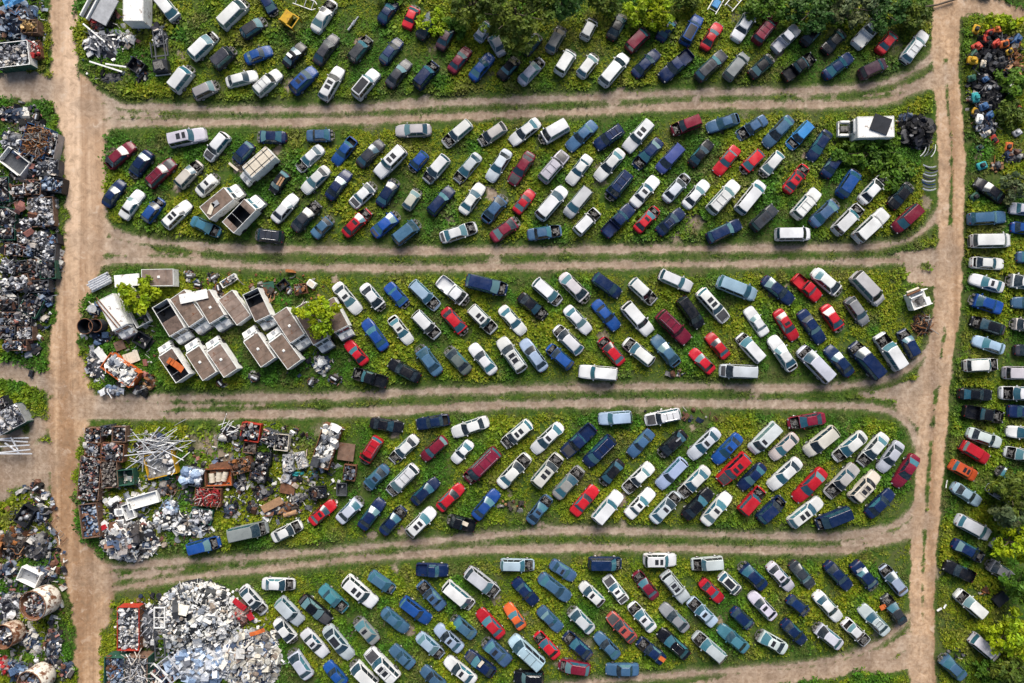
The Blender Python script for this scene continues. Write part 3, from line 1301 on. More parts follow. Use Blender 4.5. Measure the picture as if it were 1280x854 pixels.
    def engine(s):
        m = MB()
        r = random.Random(hash((s.k, s.var)) & 255)
        a, b = s.q['wb'] + 0.16, s.L / 2 - 0.3
        z = 0.44
        w = s.W * 0.34
        m.box((lerp(a, b, 0.5), 0.05, z + 0.16), (0.5, 0.6, 0.34), rz=0.1, chamfer=0.05)
        m.box((lerp(a, b, 0.45), -0.1, z + 0.35), (0.3, 0.42, 0.1), rz=0.1, chamfer=0.03)
        m.box((b - 0.05, 0, z + 0.14), (0.08, w * 1.7, 0.34))
        for i in range(7):
            m.box((r.uniform(a, b), r.uniform(-w, w), z + r.uniform(0.08, 0.3)), (r.uniform(0.1, 0.3), r.uniform(0.1, 0.3), r.uniform(0.1, 0.25)), rz=r.uniform(0, 3))
        for i in range(3):
            p0 = Vector((r.uniform(a, b), r.uniform(-w, w), z + 0.3))
            p1 = Vector((r.uniform(a, b), r.uniform(-w, w), z + 0.32))
            m.tube([p0, (p0 + p1) / 2 + Vector((0, 0, 0.08)), p1], 0.03, 5)
        return m

    def front_frame(s):
        m = MB()
        x0, x1 = s.front - 0.03, s.front + 0.55
        for sg in (1, -1):
            m.box(((x0 + x1) / 2, sg * 0.42, 0.42), (x1 - x0, 0.10, 0.14))
            m.box((x0 + 0.22, sg * 0.62, 0.58), (0.34, 0.3, 0.16), rz=0.2 * sg, chamfer=0.03)
        m.box((x1 - 0.04, 0, 0.40), (0.08, 0.95, 0.10))
        m.box((x0 + 0.2, 0.12, 0.5), (0.35, 0.4, 0.22), rz=0.3, chamfer=0.04)
        return m

    def parts(s):
        """name, mesh data, painted?"""
        q, h = s.q, s.L / 2
        ps = [('body', sharp(s.body().data('body', MAT['paint'], True)), 1),
              ('windshield', s.windshield().data('windshield', MAT['glass'], True), 0),
              ('rear_window', s.rear_window().data('rear_window', MAT['glass'], True), 0)]
        for sg in (1, -1):
            ps.append(('side_window', s.side_window(sg).data('side_window', MAT['glass'], True), 0))
            ps.append(('mirror', s.mirror(sg).data('mirror', MAT['paint']), 1))
            ps.append(('tail_lamp', s.lamp(False, sg).data('tail_lamp', MAT['tail']), 0))
            for sx in (1, -1):
                if sx > 0 and s.var[0] == 'cut':
                    continue
                ps.append(('wheel', s.wheel(sx, sg).data('wheel', [MAT['rubber'], MAT['rim']]), 0))
        ps.append(('bumper', s.bumper(False).data('bumper', MAT['paint'], True), 1))
        for a, b, nm, zf in s.opening():
            ps.append((nm, s.well(a, b, zf, 0.80 if nm == 'trunk_well' else 0.93).data(nm, MAT['paint'] if nm == 'truck_bed' else MAT['bay']), nm == 'truck_bed'))
        if s.var[0] == 'full':
            ps.append(('hood', s.deck_panel(q['wb'] + 0.17, h - 0.16).data('hood', MAT['paint'], True), 1))
        if s.var[0] == 'bay':
            ps.append(('engine', s.engine().data('engine', MAT['engine']), 0))
        if s.var[0] == 'cut':
            ps.append(('front_frame', s.front_frame().data('front_frame', MAT['engine']), 0))
        else:
            for sg in (1, -1):
                ps.append(('headlight', s.lamp(True, sg).data('headlight', MAT['lamp']), 0))
            ps.append(('bumper', s.bumper(True).data('bumper', MAT['paint'], True), 1))
        if q['trunk'] and not s.var[1]:
            ps.append(('trunk_lid', s.deck_panel(-h + 0.16, q['rb'] - 0.12).data('trunk_lid', MAT['paint'], True), 1))
        return ps

    def roof_bits(s, feats):
        q = s.q
        xf, xr, hw, z, *_ = s.lev(1)
        zt = s.Ht - 0.012
        ps = []

        def roofgrid(x0, x1, w, off):
            def f(u, v):
                return (lerp(x0, x1, v), -u * w, zt + 0.035 * (1 - (u * w / (hw - 0.05)) ** 2))
            return s.grid(f, [-1, -0.5, 0, 0.5, 1], [0, 0.5, 1], off)
        if 'k' in feats:
            ps.append(('roof_panel', roofgrid(xr + 0.16, xf - 0.16, hw - 0.15, 0.012).data('roof_panel', MAT['blackbox'], True)))
        if 'q' in feats:
            ps.append(('sunroof', roofgrid(xf - 0.62, xf - 0.2, 0.40, 0.014).data('sunroof', MAT['blackbox'], True)))
            if s.k in 'uw':
                ps.append(('sunroof', roofgrid(xf - 1.35, xf - 0.85, 0.38, 0.014).data('sunroof', MAT['blackbox'], True)))
        if 'r' in feats:
            for sg in (1, -1):
                m = MB()
                y = sg * (hw - 0.14)
                m.tube([(xf - 0.25, y, zt), (xf - 0.35, y, zt + 0.07), (xr + 0.35, y, zt + 0.07), (xr + 0.25, y, zt)], 0.022, 5)
                ps.append(('roof_rail', m.data('roof_rail', MAT['chrome'])))
            for t in (0.3, 0.65):
                m = MB()
                x = lerp(xf, xr, t)
                m.tube([(x, -(hw - 0.14), zt + 0.075), (x, hw - 0.14, zt + 0.075)], 0.022, 5)
                ps.append(('roof_rack_bar', m.data('roof_rack_bar', MAT['trim'])))
        return ps


FOOT = []         # footprints on the ground, so that weeds keep out from under things: (x, y, half length, half width, angle)
_tpl, _bits = {}, {}


def read_cars():
    ox = oy = 0
    sc = 5.0
    out = []
    for ln in CARS.strip().splitlines():
        t = ln.split()
        if t[0] == 'T':
            ox, oy = float(t[1]), float(t[2])
            sc = float(t[3]) if len(t) > 3 else 4.996
            continue
        a = [float(v) / sc for v in t[:4]]
        out.append(dict(r=(ox + a[0], oy + a[1]), f=(ox + a[2], oy + a[3]), k=t[4], c=t[5], ft='' if t[6] == '-' else t[6]))
    return out


def build_cars(cars):
    for i, c in enumerate(cars):
        q = KIND[c['k']]
        zr = 0.65
        a, b = P(*c['r'], zr), P(*c['f'], zr)
        d = b - a
        Lm = d.length
        ang = math.atan2(d.y, d.x)
        mode = 'full'
        L0 = q['L']
        if 'n' in c['ft']:
            mode = 'bay'
            if Lm < 0.86 * L0 or (i % 3 == 0 and Lm < 0.93 * L0):
                mode = 'cut'
                L0 = q['wb'] + 0.45 + q['L'] / 2
        mdl = (i * 7 + i // 5) % len(MODELS.get(c['k'], [1]))
        var = (mode, 't' in c['ft'], mdl)
        q = dict(q, **MODELS.get(c['k'], [{}])[mdl])
        key = (c['k'], var)
        if key not in _tpl:
            s = CarShape(c['k'], var)
            _tpl[key] = (s, s.parts())
        s, ps = _tpl[key]
        sx = max(0.78, min(1.14, 0.985 * Lm / L0))
        sy = max(0.86, min(1.0, 0.43 + 0.5 * sx))
        sz = max(0.92, min(1.06, 0.6 + 0.4 * sx)) * random.uniform(0.97, 1.03)
        mid = (a + b) / 2
        if mode == 'cut':
            mid = mid - d.normalized() * ((q['wb'] + 0.45 - q['L'] / 2) / 2 * sx)
        c['pos'] = ((c['r'][0] + c['f'][0]) / 2, (c['r'][1] + c['f'][1]) / 2)
        root = empty(q['name'], (mid.x, mid.y, random.uniform(-0.07, 0.0)), ang, (sx, sy, sz))
        root.rotation_euler = (random.gauss(0, 0.012), random.gauss(0, 0.012), ang)
        base = COLOURS[c['c']][1]
        jit = random.uniform(0.86, 1.14) if c['c'] != 'W' else random.uniform(0.9, 1.05)
        tint = [random.uniform(0.93, 1.07) for _ in range(3)] if c['c'] != 'W' else [1, 1, random.uniform(0.94, 1.02)]
        col = tuple(min(0.8, v * jit * t) for v, t in zip(base, tint)) + (1,)
        odd = random.random()
        for nm, me, painted in ps:
            if nm in ('mirror',) and random.random() < 0.25:
                continue
            o = link(nm, me, root)
            o.color = col
            if nm == 'bumper' and odd < 0.15:
                o.color = (0.03, 0.03, 0.033, 1)
            if nm in ('hood', 'trunk_lid') and odd > 0.93:
                o.color = (0.06, 0.06, 0.065, 1)
        bk = ((c['k'], mdl), c['ft'].translate(str.maketrans('', '', 'ntm')))
        if bk[1]:
            if bk not in _bits:
                _bits[bk] = s.roof_bits(bk[1])
            for nm, me in _bits[bk]:
                link(nm, me, root)
        c['root'], c['col'] = root, col
        c['ang'], c['s'] = ang, (sx, sy, sz)
        hl = q['L'] / 2 * sx
        FOOT.append((mid.x, mid.y, hl, q['W'] / 2 * sy, ang))


cars = read_cars()
build_cars(cars)


# ---- labels: first the look, then the neighbours, then the field it stands in
def field_of(x, y):
    if x > 1193:
        return 'right strip'
    for lim, nm in ((132, 'top field'), (320, 'second field'), (490, 'third field'), (680, 'fourth field')):
        if y < lim + (max(0, 500 - x) * 0.05 if lim == 680 else 0):
            return nm
    return 'bottom field'


def plain(c):
    return COLOURS[c['c']][0] + ' ' + CAT[c['k']]


def look(c):
    ex = []
    f = c['ft']
    if 'k' in f:
        ex.append('black roof')
    if 'q' in f:
        ex.append('dark sunroof')
    if 'r' in f:
        ex.append('roof rails')
    if 't' in f:
        ex.append('open load bed' if c['k'] == 'p' else 'gutted tail')
    t = plain(c)
    if 'n' in f:
        ex.append('no hood')
    if ex:
        t += ' with ' + ' and '.join(ex[:2])
    return t


def label_cars(cars):
    for c in cars:
        c['field'] = field_of(*c['pos'])
    for c in cars:
        c['nb'] = {}
        x, y = c['pos']
        for dn, dx, dy in (('right of', -1, 0), ('left of', 1, 0), ('below', 0, -1), ('above', 0, 1)):
            best = None
            for o in cars:
                if o is c or o['field'] != c['field']:
                    continue
                vx, vy = o['pos'][0] - x, o['pos'][1] - y
                dist = math.hypot(vx, vy)
                if dist < 75 and (vx * dx + vy * dy) > 0.80 * dist and (best is None or dist < best[0]):
                    best = (dist, o)
            c['nb'][dn] = plain(best[1]) if best else None
    by = {}
    for c in cars:
        by.setdefault((c['field'], c['c'], c['k']), []).append(c)
    dirs = ('left of', 'right of', 'above', 'below')
    for c in cars:
        peers = [o for o in by[(c['field'], c['c'], c['k'])] if o is not c]
        f = c['field']
        opts = []
        same = [o for o in peers if look(o) == look(c)]
        if not peers:
            cand = look(c) if len(look(c).split()) < 9 else plain(c)
            opts.append(('%s in the %s' % (cand, f), True))
        for base, group in ((plain(c), peers), (look(c), same)):
            for d in dirs:
                if c['nb'][d] and all(o['nb'][d] != c['nb'][d] for o in group):
                    opts.append(('%s %s a %s, %s' % (base, d, c['nb'][d], f), True))
            if not group:
                opts.append(('%s in the %s' % (base, f), True))
        for base, group in ((look(c), same), (plain(c), peers)):
            for i, d in enumerate(dirs):
                for d2 in dirs[i + 1:]:
                    if c['nb'][d] and c['nb'][d2] and all((o['nb'][d], o['nb'][d2]) != (c['nb'][d], c['nb'][d2]) for o in group):
                        opts.append(('%s %s %s, %s %s, %s' % (base, d, c['nb'][d], d2, c['nb'][d2], f), True))
        opts = [o for o, _ in opts if 4 <= len(o.split()) <= 16]
        if opts:
            c['label'] = opts[0]
        else:
            rank = sorted(peers + [c], key=lambda o: o['pos'][0]).index(c)
            words = ('leftmost', 'second', 'third', 'fourth', 'fifth', 'sixth', 'seventh', 'eighth', 'ninth', 'tenth', 'eleventh', 'twelfth', 'thirteenth', 'fourteenth', 'fifteenth')
            c['label'] = ('leftmost %s of the %s' % (plain(c), f)) if rank == 0 else '%s, %s of its colour and kind from the left, %s' % (plain(c), words[min(rank, 14)], f)
        nm = {'s': 'sedans', 'c': 'coupes', 'h': 'hatchbacks', 'w': 'station wagons', 'u': 'SUVs', 'v': 'minivans', 'p': 'pickup trucks'}[c['k']]
        tag(c['root'], c['label'], CAT[c['k']], 'scrapped %s parked in the %s' % (nm, f) if f != 'right strip' else 'scrapped %s parked along the right road' % nm)


label_cars(cars)
# ------------------------------------------------------------------ box trucks and other big vehicles
def box_truck(t, rear, front, wpx, Hb, label, cab=True, roof='brownroof', opened=None, vent=True, group=None, seams=False, name='box_truck'):
    """t: tile origin; rear and front: ends of the roof's centre line as seen (5x tile pixels)"""
    z = Hb
    a = P(t[0] + rear[0] / 4.996, t[1] + rear[1] / 4.996, z)
    b = P(t[0] + front[0] / 4.996, t[1] + front[1] / 4.996, z)
    d = b - a
    L, W = d.length, wpx / 4.996 / PPM * (H - z) / H
    ang = math.atan2(d.y, d.x)
    mid = (a + b) / 2
    r = empty(name, (mid.x, mid.y, -0.03), ang)
    tag(r, label, 'box truck', group)
    hl, hw = L / 2, W / 2
    zf, th = 0.45, 0.07
    m = MB()
    for sg in (1, -1):
        m.box((0, sg * (hw - th / 2), (zf + Hb) / 2), (L, th, Hb - zf), chamfer=0.015)
    for e in (1, -1):
        m.box((e * (hl - th / 2), 0, (zf + Hb) / 2), (th, W - 2 * th - 0.004, Hb - zf - 0.003), chamfer=0.015)
    for sg in (1, -1):
        m.box((0, sg * hw * 0.45, 0.36), (L, 0.12, 0.14))
    m.build('box_body', MAT['white'], r)
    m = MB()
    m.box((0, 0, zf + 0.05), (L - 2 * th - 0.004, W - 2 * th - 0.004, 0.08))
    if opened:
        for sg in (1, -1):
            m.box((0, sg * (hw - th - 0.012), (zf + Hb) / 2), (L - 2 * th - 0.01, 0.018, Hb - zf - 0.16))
    m.build('floor', MAT['blackbox'], r)  # black floor and wall sheets imitate the shade inside an open box
    x0, x1 = -hl + th + 0.03, hl - th - 0.03
    if opened:
        lo, hi = lerp(x0, x1, opened[0]), lerp(x0, x1, opened[1])
        spans = [(x0, lo), (hi, x1)]
    else:
        spans = [(x0, x1)]
    for u, v in spans:
        if v - u < 0.25:
            continue
        m = MB()
        m.box(((u + v) / 2, 0, Hb - 0.035), (v - u, W - 2 * th - 0.06, 0.05))
        m.build('roof', MAT[roof], r)
    if opened:
        for k in range(1):
            m = MB()
            x = lerp(lo, hi, 0.37)
            m.tube([(x, -hw + th, Hb - 0.06), (x, hw - th, Hb - 0.06)], 0.025, 5)
            m.build('roof_bow', MAT['grey'], r)
    if roof.startswith('brown') and not opened:
        for fx in (-0.25, 0.02, 0.27):
            m = MB(); m.box((fx * L, 0, Hb - 0.006), (0.05, W - 0.24, 0.02)); m.build('roof_seam', MAT['brown'], r)
    if vent:
        m = MB()
        m.box((L * 0.04, 0.05, Hb + 0.03), (0.34, 0.34, 0.11), rz=0.1, chamfer=0.05)
        m.build('roof_vent', MAT['white'], r)
    if seams:
        for fx in (-0.32, 0.0, 0.3):
            m = MB()
            m.box((fx * L, 0, Hb + 0.012), (0.06, W - 0.1, 0.03)); m.build('roof_bar', MAT['trim'], r)
        for sg in (-0.28, 0.3):
            m = MB()
            m.box((0, sg * W, Hb + 0.03), (L, 0.06, 0.03)); m.build('roof_bar', MAT['trim'], r)
        m = MB()
        m.box((0.2, -hw - 0.012, Hb * 0.68), (L * 0.4, 0.03, 0.4), chamfer=0.01); m.build('side_window', MAT['glass'], r)
    wx = [(-hl + 0.8)]
    if cab:
        hc = hw - 0.12
        # sloping windshield in two panes, then a short hood
        zt, zb, zh = Hb - 0.12, 1.55, 1.35
        xw, xh = hl + 0.42, hl + 1.25
        m = MB()
        sec = [(hl + 0.004, zt), (hl + 0.10, zt), (xw, zb), (xh - 0.12, zh), (xh, zh - 0.2), (xh, 0.5), (hl + 0.004, 0.5)]
        vs = [(x, s * hc * (1 if i < 3 else 0.95), zz) for s in (1, -1) for i, (x, zz) in enumerate(sec)]
        n = len(sec)
        fs = [tuple(range(n)), tuple(range(2 * n - 1, n - 1, -1))] + [(i, n + i, n + (i + 1) % n, (i + 1) % n) for i in range(n)]
        m.mesh_of(vs, fs)
        m.build('cab', MAT['white'], r)
        nrm = Vector((zt - zb, 0, xw - hl - 0.10)).normalized() * 0.014
        for sg in (1, -1):
            m = MB()
            pts = []
            for y, v in ((0.06, 0.1), (0.92, 0.1), (0.92, 0.92), (0.06, 0.92)):
                pts.append(Vector((lerp(xw, hl + 0.10, v), sg * hc * y, lerp(zb, zt, v))) + nrm)
            m.face(pts if sg > 0 else pts[::-1])
            m.build('windshield', MAT['glass'], r)
            m = MB(); m.box((xh + 0.005, sg * hc * 0.72, 0.95), (0.06, 0.24, 0.18), chamfer=0.025); m.build('headlight', MAT['lamp'], r)
            m = MB(); m.box((hl + 0.5, sg * (hc + 0.16), 1.9), (0.1, 0.2, 0.34), chamfer=0.03); m.build('mirror', MAT['trim'], r)
        m = MB(); m.box((xh + 0.10, 0, 0.55), (0.12, hc * 2, 0.22), chamfer=0.03); m.build('bumper', MAT['darkgrey'], r)
        m = MB(); m.box(((xw + xh) / 2 + 0.02, 0, (zb + zh) / 2 + 0.0), (0.5, 0.5, 0.06), mat=Matrix.Rotation(math.atan2(zb - zh, xh - 0.12 - xw), 3, 'Y'), chamfer=0.02); m.build('hood_scoop', MAT['grey'], r)
        wx.append(hl + 0.35)
    for x in wx:
        for sg in (1, -1):
            m = MB()
            m.tube([(x, sg * (hw - 0.32), 0.42), (x, sg * (hw + 0.004 if x < hl else hw - 0.11), 0.42)], 0.42, 14)
            m.build('wheel', MAT['rubber'], r)
    FOOT.append((mid.x + math.cos(ang) * (0.6 if cab else 0), mid.y + math.sin(ang) * (0.6 if cab else 0), hl + (0.65 if cab else 0), hw, ang))
    return r, mid, ang, L, W


A3, B3, A2 = (90, 325), (310, 325), (90, 145)
G = 'brown-roofed box trucks in the third field'
TRK = {}
for key, t, a, b, w_, h_, lab, kw in [
    (1, A3, (432, 112), (632, 108), 106, 1.9, 'white truck box with brown roof, lying level at the top of the truck cluster', dict(cab=False)),
    (2, A3, (545, 270), (655, 452), 112, 2.3, 'box truck with half its roof torn off, beside the white-framed bed', dict(opened=(0.0, 0.55), vent=False)),
    (3, A3, (655, 215), (775, 390), 112, 2.3, 'brown-roofed box truck half covered by a loose white panel', dict(vent=False)),
    (4, A3, (808, 212), (905, 372), 112, 2.4, 'brown-roofed box truck with white vent, right of the one under the panel', {}),
    (5, A3, (955, 218), (1072, 378), 108, 1.9, 'truck box with no cab and a rust-stained roof in the cluster', dict(cab=False, vent=False)),
    (6, A3, (1112, 195), (1192, 365), 108, 2.4, 'box truck with torn dark roof, right of the cabless truck box', dict(opened=(0.0, 0.5), vent=False)),
    (7, A3, (1222, 642), (1112, 482), 108, 2.3, 'brown-roofed box truck facing the upper left, left one of the middle pair', {}),
    (8, B3, (290, 655), (168, 490), 108, 2.3, 'brown-roofed box truck facing the upper left, right one of the middle pair', {}),
    (9, B3, (195, 322), (308, 492), 108, 2.4, 'brown-roofed box truck facing lower right, just above the middle pair', {}),
    (10, B3, (318, 285), (452, 508), 104, 2.4, 'box truck mostly hidden under the yellow-green tree', dict(vent=False)),
    (11, B3, (490, 255), (582, 432), 104, 2.3, 'rightmost box truck, just right of the yellow-green tree', dict(vent=False)),
    (12, A3, (858, 728), (750, 562), 104, 2.2, 'brown-roofed box truck, left one of the lower pair', {}),
    (13, A3, (990, 708), (882, 548), 104, 2.2, 'brown-roofed box truck, right one of the lower pair', {}),
    (14, A3, (690, 742), (580, 578), 104, 2.2, 'box truck with broken roof and a rusty sheet in it, lower left', dict(opened=(0.05, 0.62), vent=False)),
    (15, A3, (205, 232), (300, 422), 108, 2.3, 'all-white box truck with rusty pipes laid over its roof', dict(roof='white', vent=False)),
    (16, A2, (825, 608), (978, 483), 100, 2.4, 'white box truck with brown roof and boards lying on it, second field', dict(vent=False)),
    (17, A2, (972, 698), (1112, 553), 102, 2.4, 'white box truck with its middle roof gone and dark inside, second field', dict(opened=(0.18, 0.80), vent=False)),
    (18, A2, (1238, 222), (1092, 352), 92, 2.5, 'long pale camper truck with black bars across its roof', dict(roof='cream', vent=False, seams=True, group=None)),
]:
    kw.setdefault('group', G if key < 16 else ('white box trucks in the second field' if key < 18 else None))
    kw.setdefault('roof', ('brownroof', 'brownroof1', 'brownroof2', 'brownroof')[key % 4])
    TRK[key] = box_truck(t, a, b, w_, h_, lab, **kw)


def px5(t, x, y, z=0.0):
    return P(t[0] + x / 4.996, t[1] + y / 4.996, z)


def single(name, mb, mat, label, cat, group=None, **kw):
    return tag(mb.build(name, MAT[mat] if isinstance(mat, str) else mat, **kw), label, cat, group)


def plate(name, c, size, ang, mat, label, cat, tilt=0.0, group=None, bend=0.0):
    """a loose sheet or panel with some thickness"""
    m = MB()
    M = Matrix.Rotation(ang, 3, 'Z') @ Matrix.Rotation(tilt, 3, 'X')
    n = 6
    L, W = size[0], size[1]
    th = size[2] if len(size) > 2 else 0.06
    for i in range(n):
        x = lerp(-L / 2, L / 2, (i + 0.5) / n)
        z = bend * (((i + 0.5) / n * 2 - 1) ** 2)
        m.box(Vector(c) + M @ Vector((x, 0, z)), (L / n * 1.003, W, th), mat=M)
    o = single(name, m, mat, label, cat, group)
    return o


# loose things on and around the box trucks
plate('metal_sheet', px5(A3, 760, 228, 2.5), (3.6, 1.2), math.radians(12), 'white', 'loose white panel lying across two box truck roofs', 'panel', bend=0.06)
m = MB(); m.tube([px5(A3, 152, 235, 2.42), px5(A3, 300, 410, 2.42)], 0.07, 7); single('rusty_pipe', m, 'rust', 'rusty pipe lying on the all-white truck roof, upper one', 'pipe', 'rusty pipes on a roof')
m = MB(); m.tube([px5(A3, 150, 262, 2.42), px5(A3, 285, 425, 2.42)], 0.07, 7); single('rusty_pipe', m, 'rust', 'rusty pipe lying on the all-white truck roof, lower one', 'pipe', 'rusty pipes on a roof')
plate('roof_board', px5(A2, 868, 580, 2.46), (1.5, 0.55), math.radians(70), 'cream', 'pale board lying on the brown truck roof in the second field', 'board')
plate('roof_board', px5(A2, 895, 548, 2.46), (0.9, 0.6), math.radians(35), 'grey', 'grey board lying on the brown truck roof in the second field', 'board')
plate('rusty_sheet', px5(A3, 650, 655, 2.25), (2.3, 0.8), math.radians(-35), 'orange', 'bent rusty orange sheet lying on the broken truck roof', 'metal sheet', tilt=0.1, bend=0.25)
plate('flat_deck', px5(A3, 345, 128, 0.7), (3.2, 1.55, 0.25), math.radians(5), 'white', 'flat white platform beside the level truck box', 'platform')
# white framed bed with bushes growing through it
r = empty('truck_bed', px5(A3, 413, 296, 0.0), math.radians(-62))
tag(r, 'empty white truck bed frame with a bush growing through it', 'truck bed')
for sx, sy, lx, ly in ((0, 0.95, 5.2, 0.09), (0, -0.95, 5.2, 0.09), (2.55, 0, 0.09, 1.8), (-2.55, 0, 0.09, 1.8)):
    m = MB(); m.box((sx, sy, 0.6), (lx, ly, 0.7)); m.build('side_board', MAT['white'], r)
for x in (-1.4, 0, 1.4):
    m = MB(); m.box((x, 0, 0.3), (0.1, 1.85, 0.12)); m.build('cross_member', MAT['darkgrey'], r)

# black panel truck in the second field
r, mid, ang, L, W = box_truck((960, 145), (790, 65), (560, 70), 132, 2.6, 'white box truck with a black panel on its roof, by the tyre heap', cab=False, roof='white', vent=False, group=None)
plate('black_board', px5((960, 145), 705, 52, 2.68), (2.3, 2.1, 0.1), math.radians(-20), 'blackbox', 'black square panel lying on the white box truck roof', 'panel')
cabr = empty('truck_cab', px5((960, 145), 490, 95, 0.0), math.pi)
tag(cabr, 'white stripped truck cab with open engine, left of the black-panelled box truck', 'truck cab')
m = MB()
for sg in (1, -1):
    m.box((0.75, sg * 0.85, 0.9), (1.3, 0.35, 0.55), chamfer=0.08)
m.box((1.5, 0, 0.8), (0.15, 1.9, 0.5), chamfer=0.04)
m.build('fender', MAT['white'], cabr)
m = MB(); m.box((-0.5, 0, 1.2), (1.1, 1.9, 1.8), chamfer=0.15); m.build('cab_shell', MAT['white'], cabr)
m = MB(); m.box((0.7, 0, 0.75), (1.1, 0.7, 0.6), chamfer=0.08); m.box((0.5, 0.2, 1.1), (0.4, 0.3, 0.2), rz=0.3); m.build('engine', MAT['engine'], cabr)
m = MB(); m.box((0.14, 0, 1.6), (0.08, 1.5, 0.5), mat=Matrix.Rotation(-0.4, 3, 'Y')); m.build('windshield', MAT['glass'], cabr)
FOOT.append((cabr.location.x, cabr.location.y, 1.6, 1.0, 0))

# top left corner: white trailer box, tipped trailer, truck chassis, black cube
box_truck((90, 0), (382, -120), (380, 130), 128, 2.6, 'tall white trailer box at the top edge, beside the aluminium heap', cab=False, roof='white', vent=False, name='trailer_box')
r = empty('flatbed_trailer', px5((90, 0), 205, 70, 0.0), math.radians(62))
tag(r, 'grey flatbed trailer with white side rails at the top left', 'trailer')
m = MB(); m.box((0, -0.75, 1.1), (3.6, 2.2, 0.16), chamfer=0.03); m.build('deck', MAT['grey'], r)
for y in (0.55, 1.5):
    m = MB(); m.box((-0.1, y, 1.2), (4.2, 0.18, 0.55), chamfer=0.03); m.build('side_rail', MAT['white'], r)
m = MB(); m.box((-0.1, 1.02, 0.8), (4.0, 0.75, 0.1)); m.build('tray', MAT['darkgrey'], r)
for x in (-1.2, -0.2):
    for y in (-1.7, 0.2):
        m = MB(); m.tube([(x, y - 0.15, 0.42), (x, y + 0.15, 0.42)], 0.42, 12); m.build('wheel', MAT['rubber'], r)
FOOT.append((r.location.x, r.location.y, 2.2, 2.0, math.radians(62)))
r = empty('truck_chassis', px5((90, 0), 568, 335, 0.0), math.radians(97))
tag(r, 'bare dark truck chassis with open frame and a wrecked cab', 'truck chassis')
for y in (0.62, -0.62):
    m = MB(); m.box((0.2, y, 0.65), (6.2, 0.14, 0.22)); m.build('frame_rail', MAT['darkgrey'], r)
for x in (-0.6, 0.9, 3.1):
    m = MB(); m.box((x, 0, 0.66), (0.16, 1.9, 0.14)); m.build('cross_member', MAT['darkgrey'], r)
m = MB(); m.box((0.2, 1.05, 0.85), (2.0, 0.08, 0.3)); m.box((0.2, -1.05, 0.85), (2.0, 0.08, 0.3)); m.build('bed_side', MAT['darkgrey'], r)
m = MB(); m.box((-2.1, 0, 0.95), (1.7, 1.9, 0.9), chamfer=0.15); m.build('cab_shell', MAT['blackbox'], r)
m = MB(); m.box((-2.1, 0.1, 1.45), (1.0, 1.2, 0.25), rz=0.2, chamfer=0.05); m.box((-2.5, -0.4, 1.45), (0.4, 0.5, 0.3), rz=0.5); m.build('engine', MAT['engine'], r)
m = MB(); m.box((-3.05, 0, 0.6), (0.14, 2.0, 0.25), chamfer=0.03); m.build('bumper', MAT['chrome'], r)
FOOT.append((r.location.x, r.location.y, 3.2, 1.0, math.radians(97)))

# yellow cab and other odd vehicles in the top field
r = empty('machine_cab', px5((310, 0), 280, 150, 0.0), math.radians(-35))
tag(r, 'yellow machine cab lying in the weeds of the top field', 'machine cab')
m = MB()
for x in (-0.95, 0.95):
    for y in (-0.8, 0.8):
        m.box((x, y, 0.75), (0.12, 0.12, 1.3))
m.box((-0.45, 0, 1.42), (1.15, 1.6, 0.12), chamfer=0.05)
for y in (-0.8, 0.8):
    m.box((0.5, y, 1.40), (0.9, 0.14, 0.1))
m.box((0.95, 0, 1.40), (0.12, 1.46, 0.1))
m.box((-0.6, 0, 0.5), (0.8, 1.6, 0.9), chamfer=0.08)
m.build('bare_cab', MAT['yellow'], r)
for x in (0.3, 0.8):
    m = MB(); m.box((x - 0.1, -0.885, 0.95), (0.4, 0.03, 0.6)); m.build('window', MAT['trim'], r)
m = MB(); m.box((-1.25, -0.5, 0.4), (0.7, 0.25, 0.5), rz=0.5, chamfer=0.05); m.build('step', MAT['yellow'], r)
FOOT.append((r.location.x, r.location.y, 1.0, 0.8, 0))
m = MB(); m.tube([px5((310, 0), 625, 190, 0.25), px5((310, 0), 690, 105, 0.25)], [0.16, 0.1], 8); m.tube([px5((310, 0), 650, 160, 0.25), px5((310, 0), 668, 132, 0.25)], 0.22, 8)
single('drive_axle', m, 'chrome', 'bare metal axle lying on dark soil in the top field', 'axle')
for t, x, y, a, mt, lab in (((740, 0), 775, 25, 60, 'lightblue', 'pale trailer frame with blue seats at the top edge'), ((740, 0), 890, 10, 50, 'white', 'empty white trailer frame at the top edge'), ((310, 0), 365, 30, -20, 'white', 'bent white bumper frame in the weeds at the top edge')):
    r = empty('bare_trailer', px5(t, x, y, 0.0), math.radians(a))
    tag(r, lab, 'trailer frame')
    for yy in (-0.6, 0.6):
        m = MB(); m.tube([(-1.5, yy, 0.5), (1.1, yy, 0.5), (1.5, yy * 0.5, 0.5)], 0.07, 6); m.build('side_rail', MAT['white'], r)
    for xx in (-1.2, 0.0, 1.0):
        m = MB(); m.tube([(xx, -0.6, 0.5), (xx, 0.6, 0.5)], 0.05, 6); m.build('cross_member', MAT['grey'], r)
    if mt == 'lightblue':
        m = MB(); m.box((-0.3, 0, 0.55), (1.1, 0.9, 0.3), chamfer=0.06); m.build('seat', MAT[mt], r)

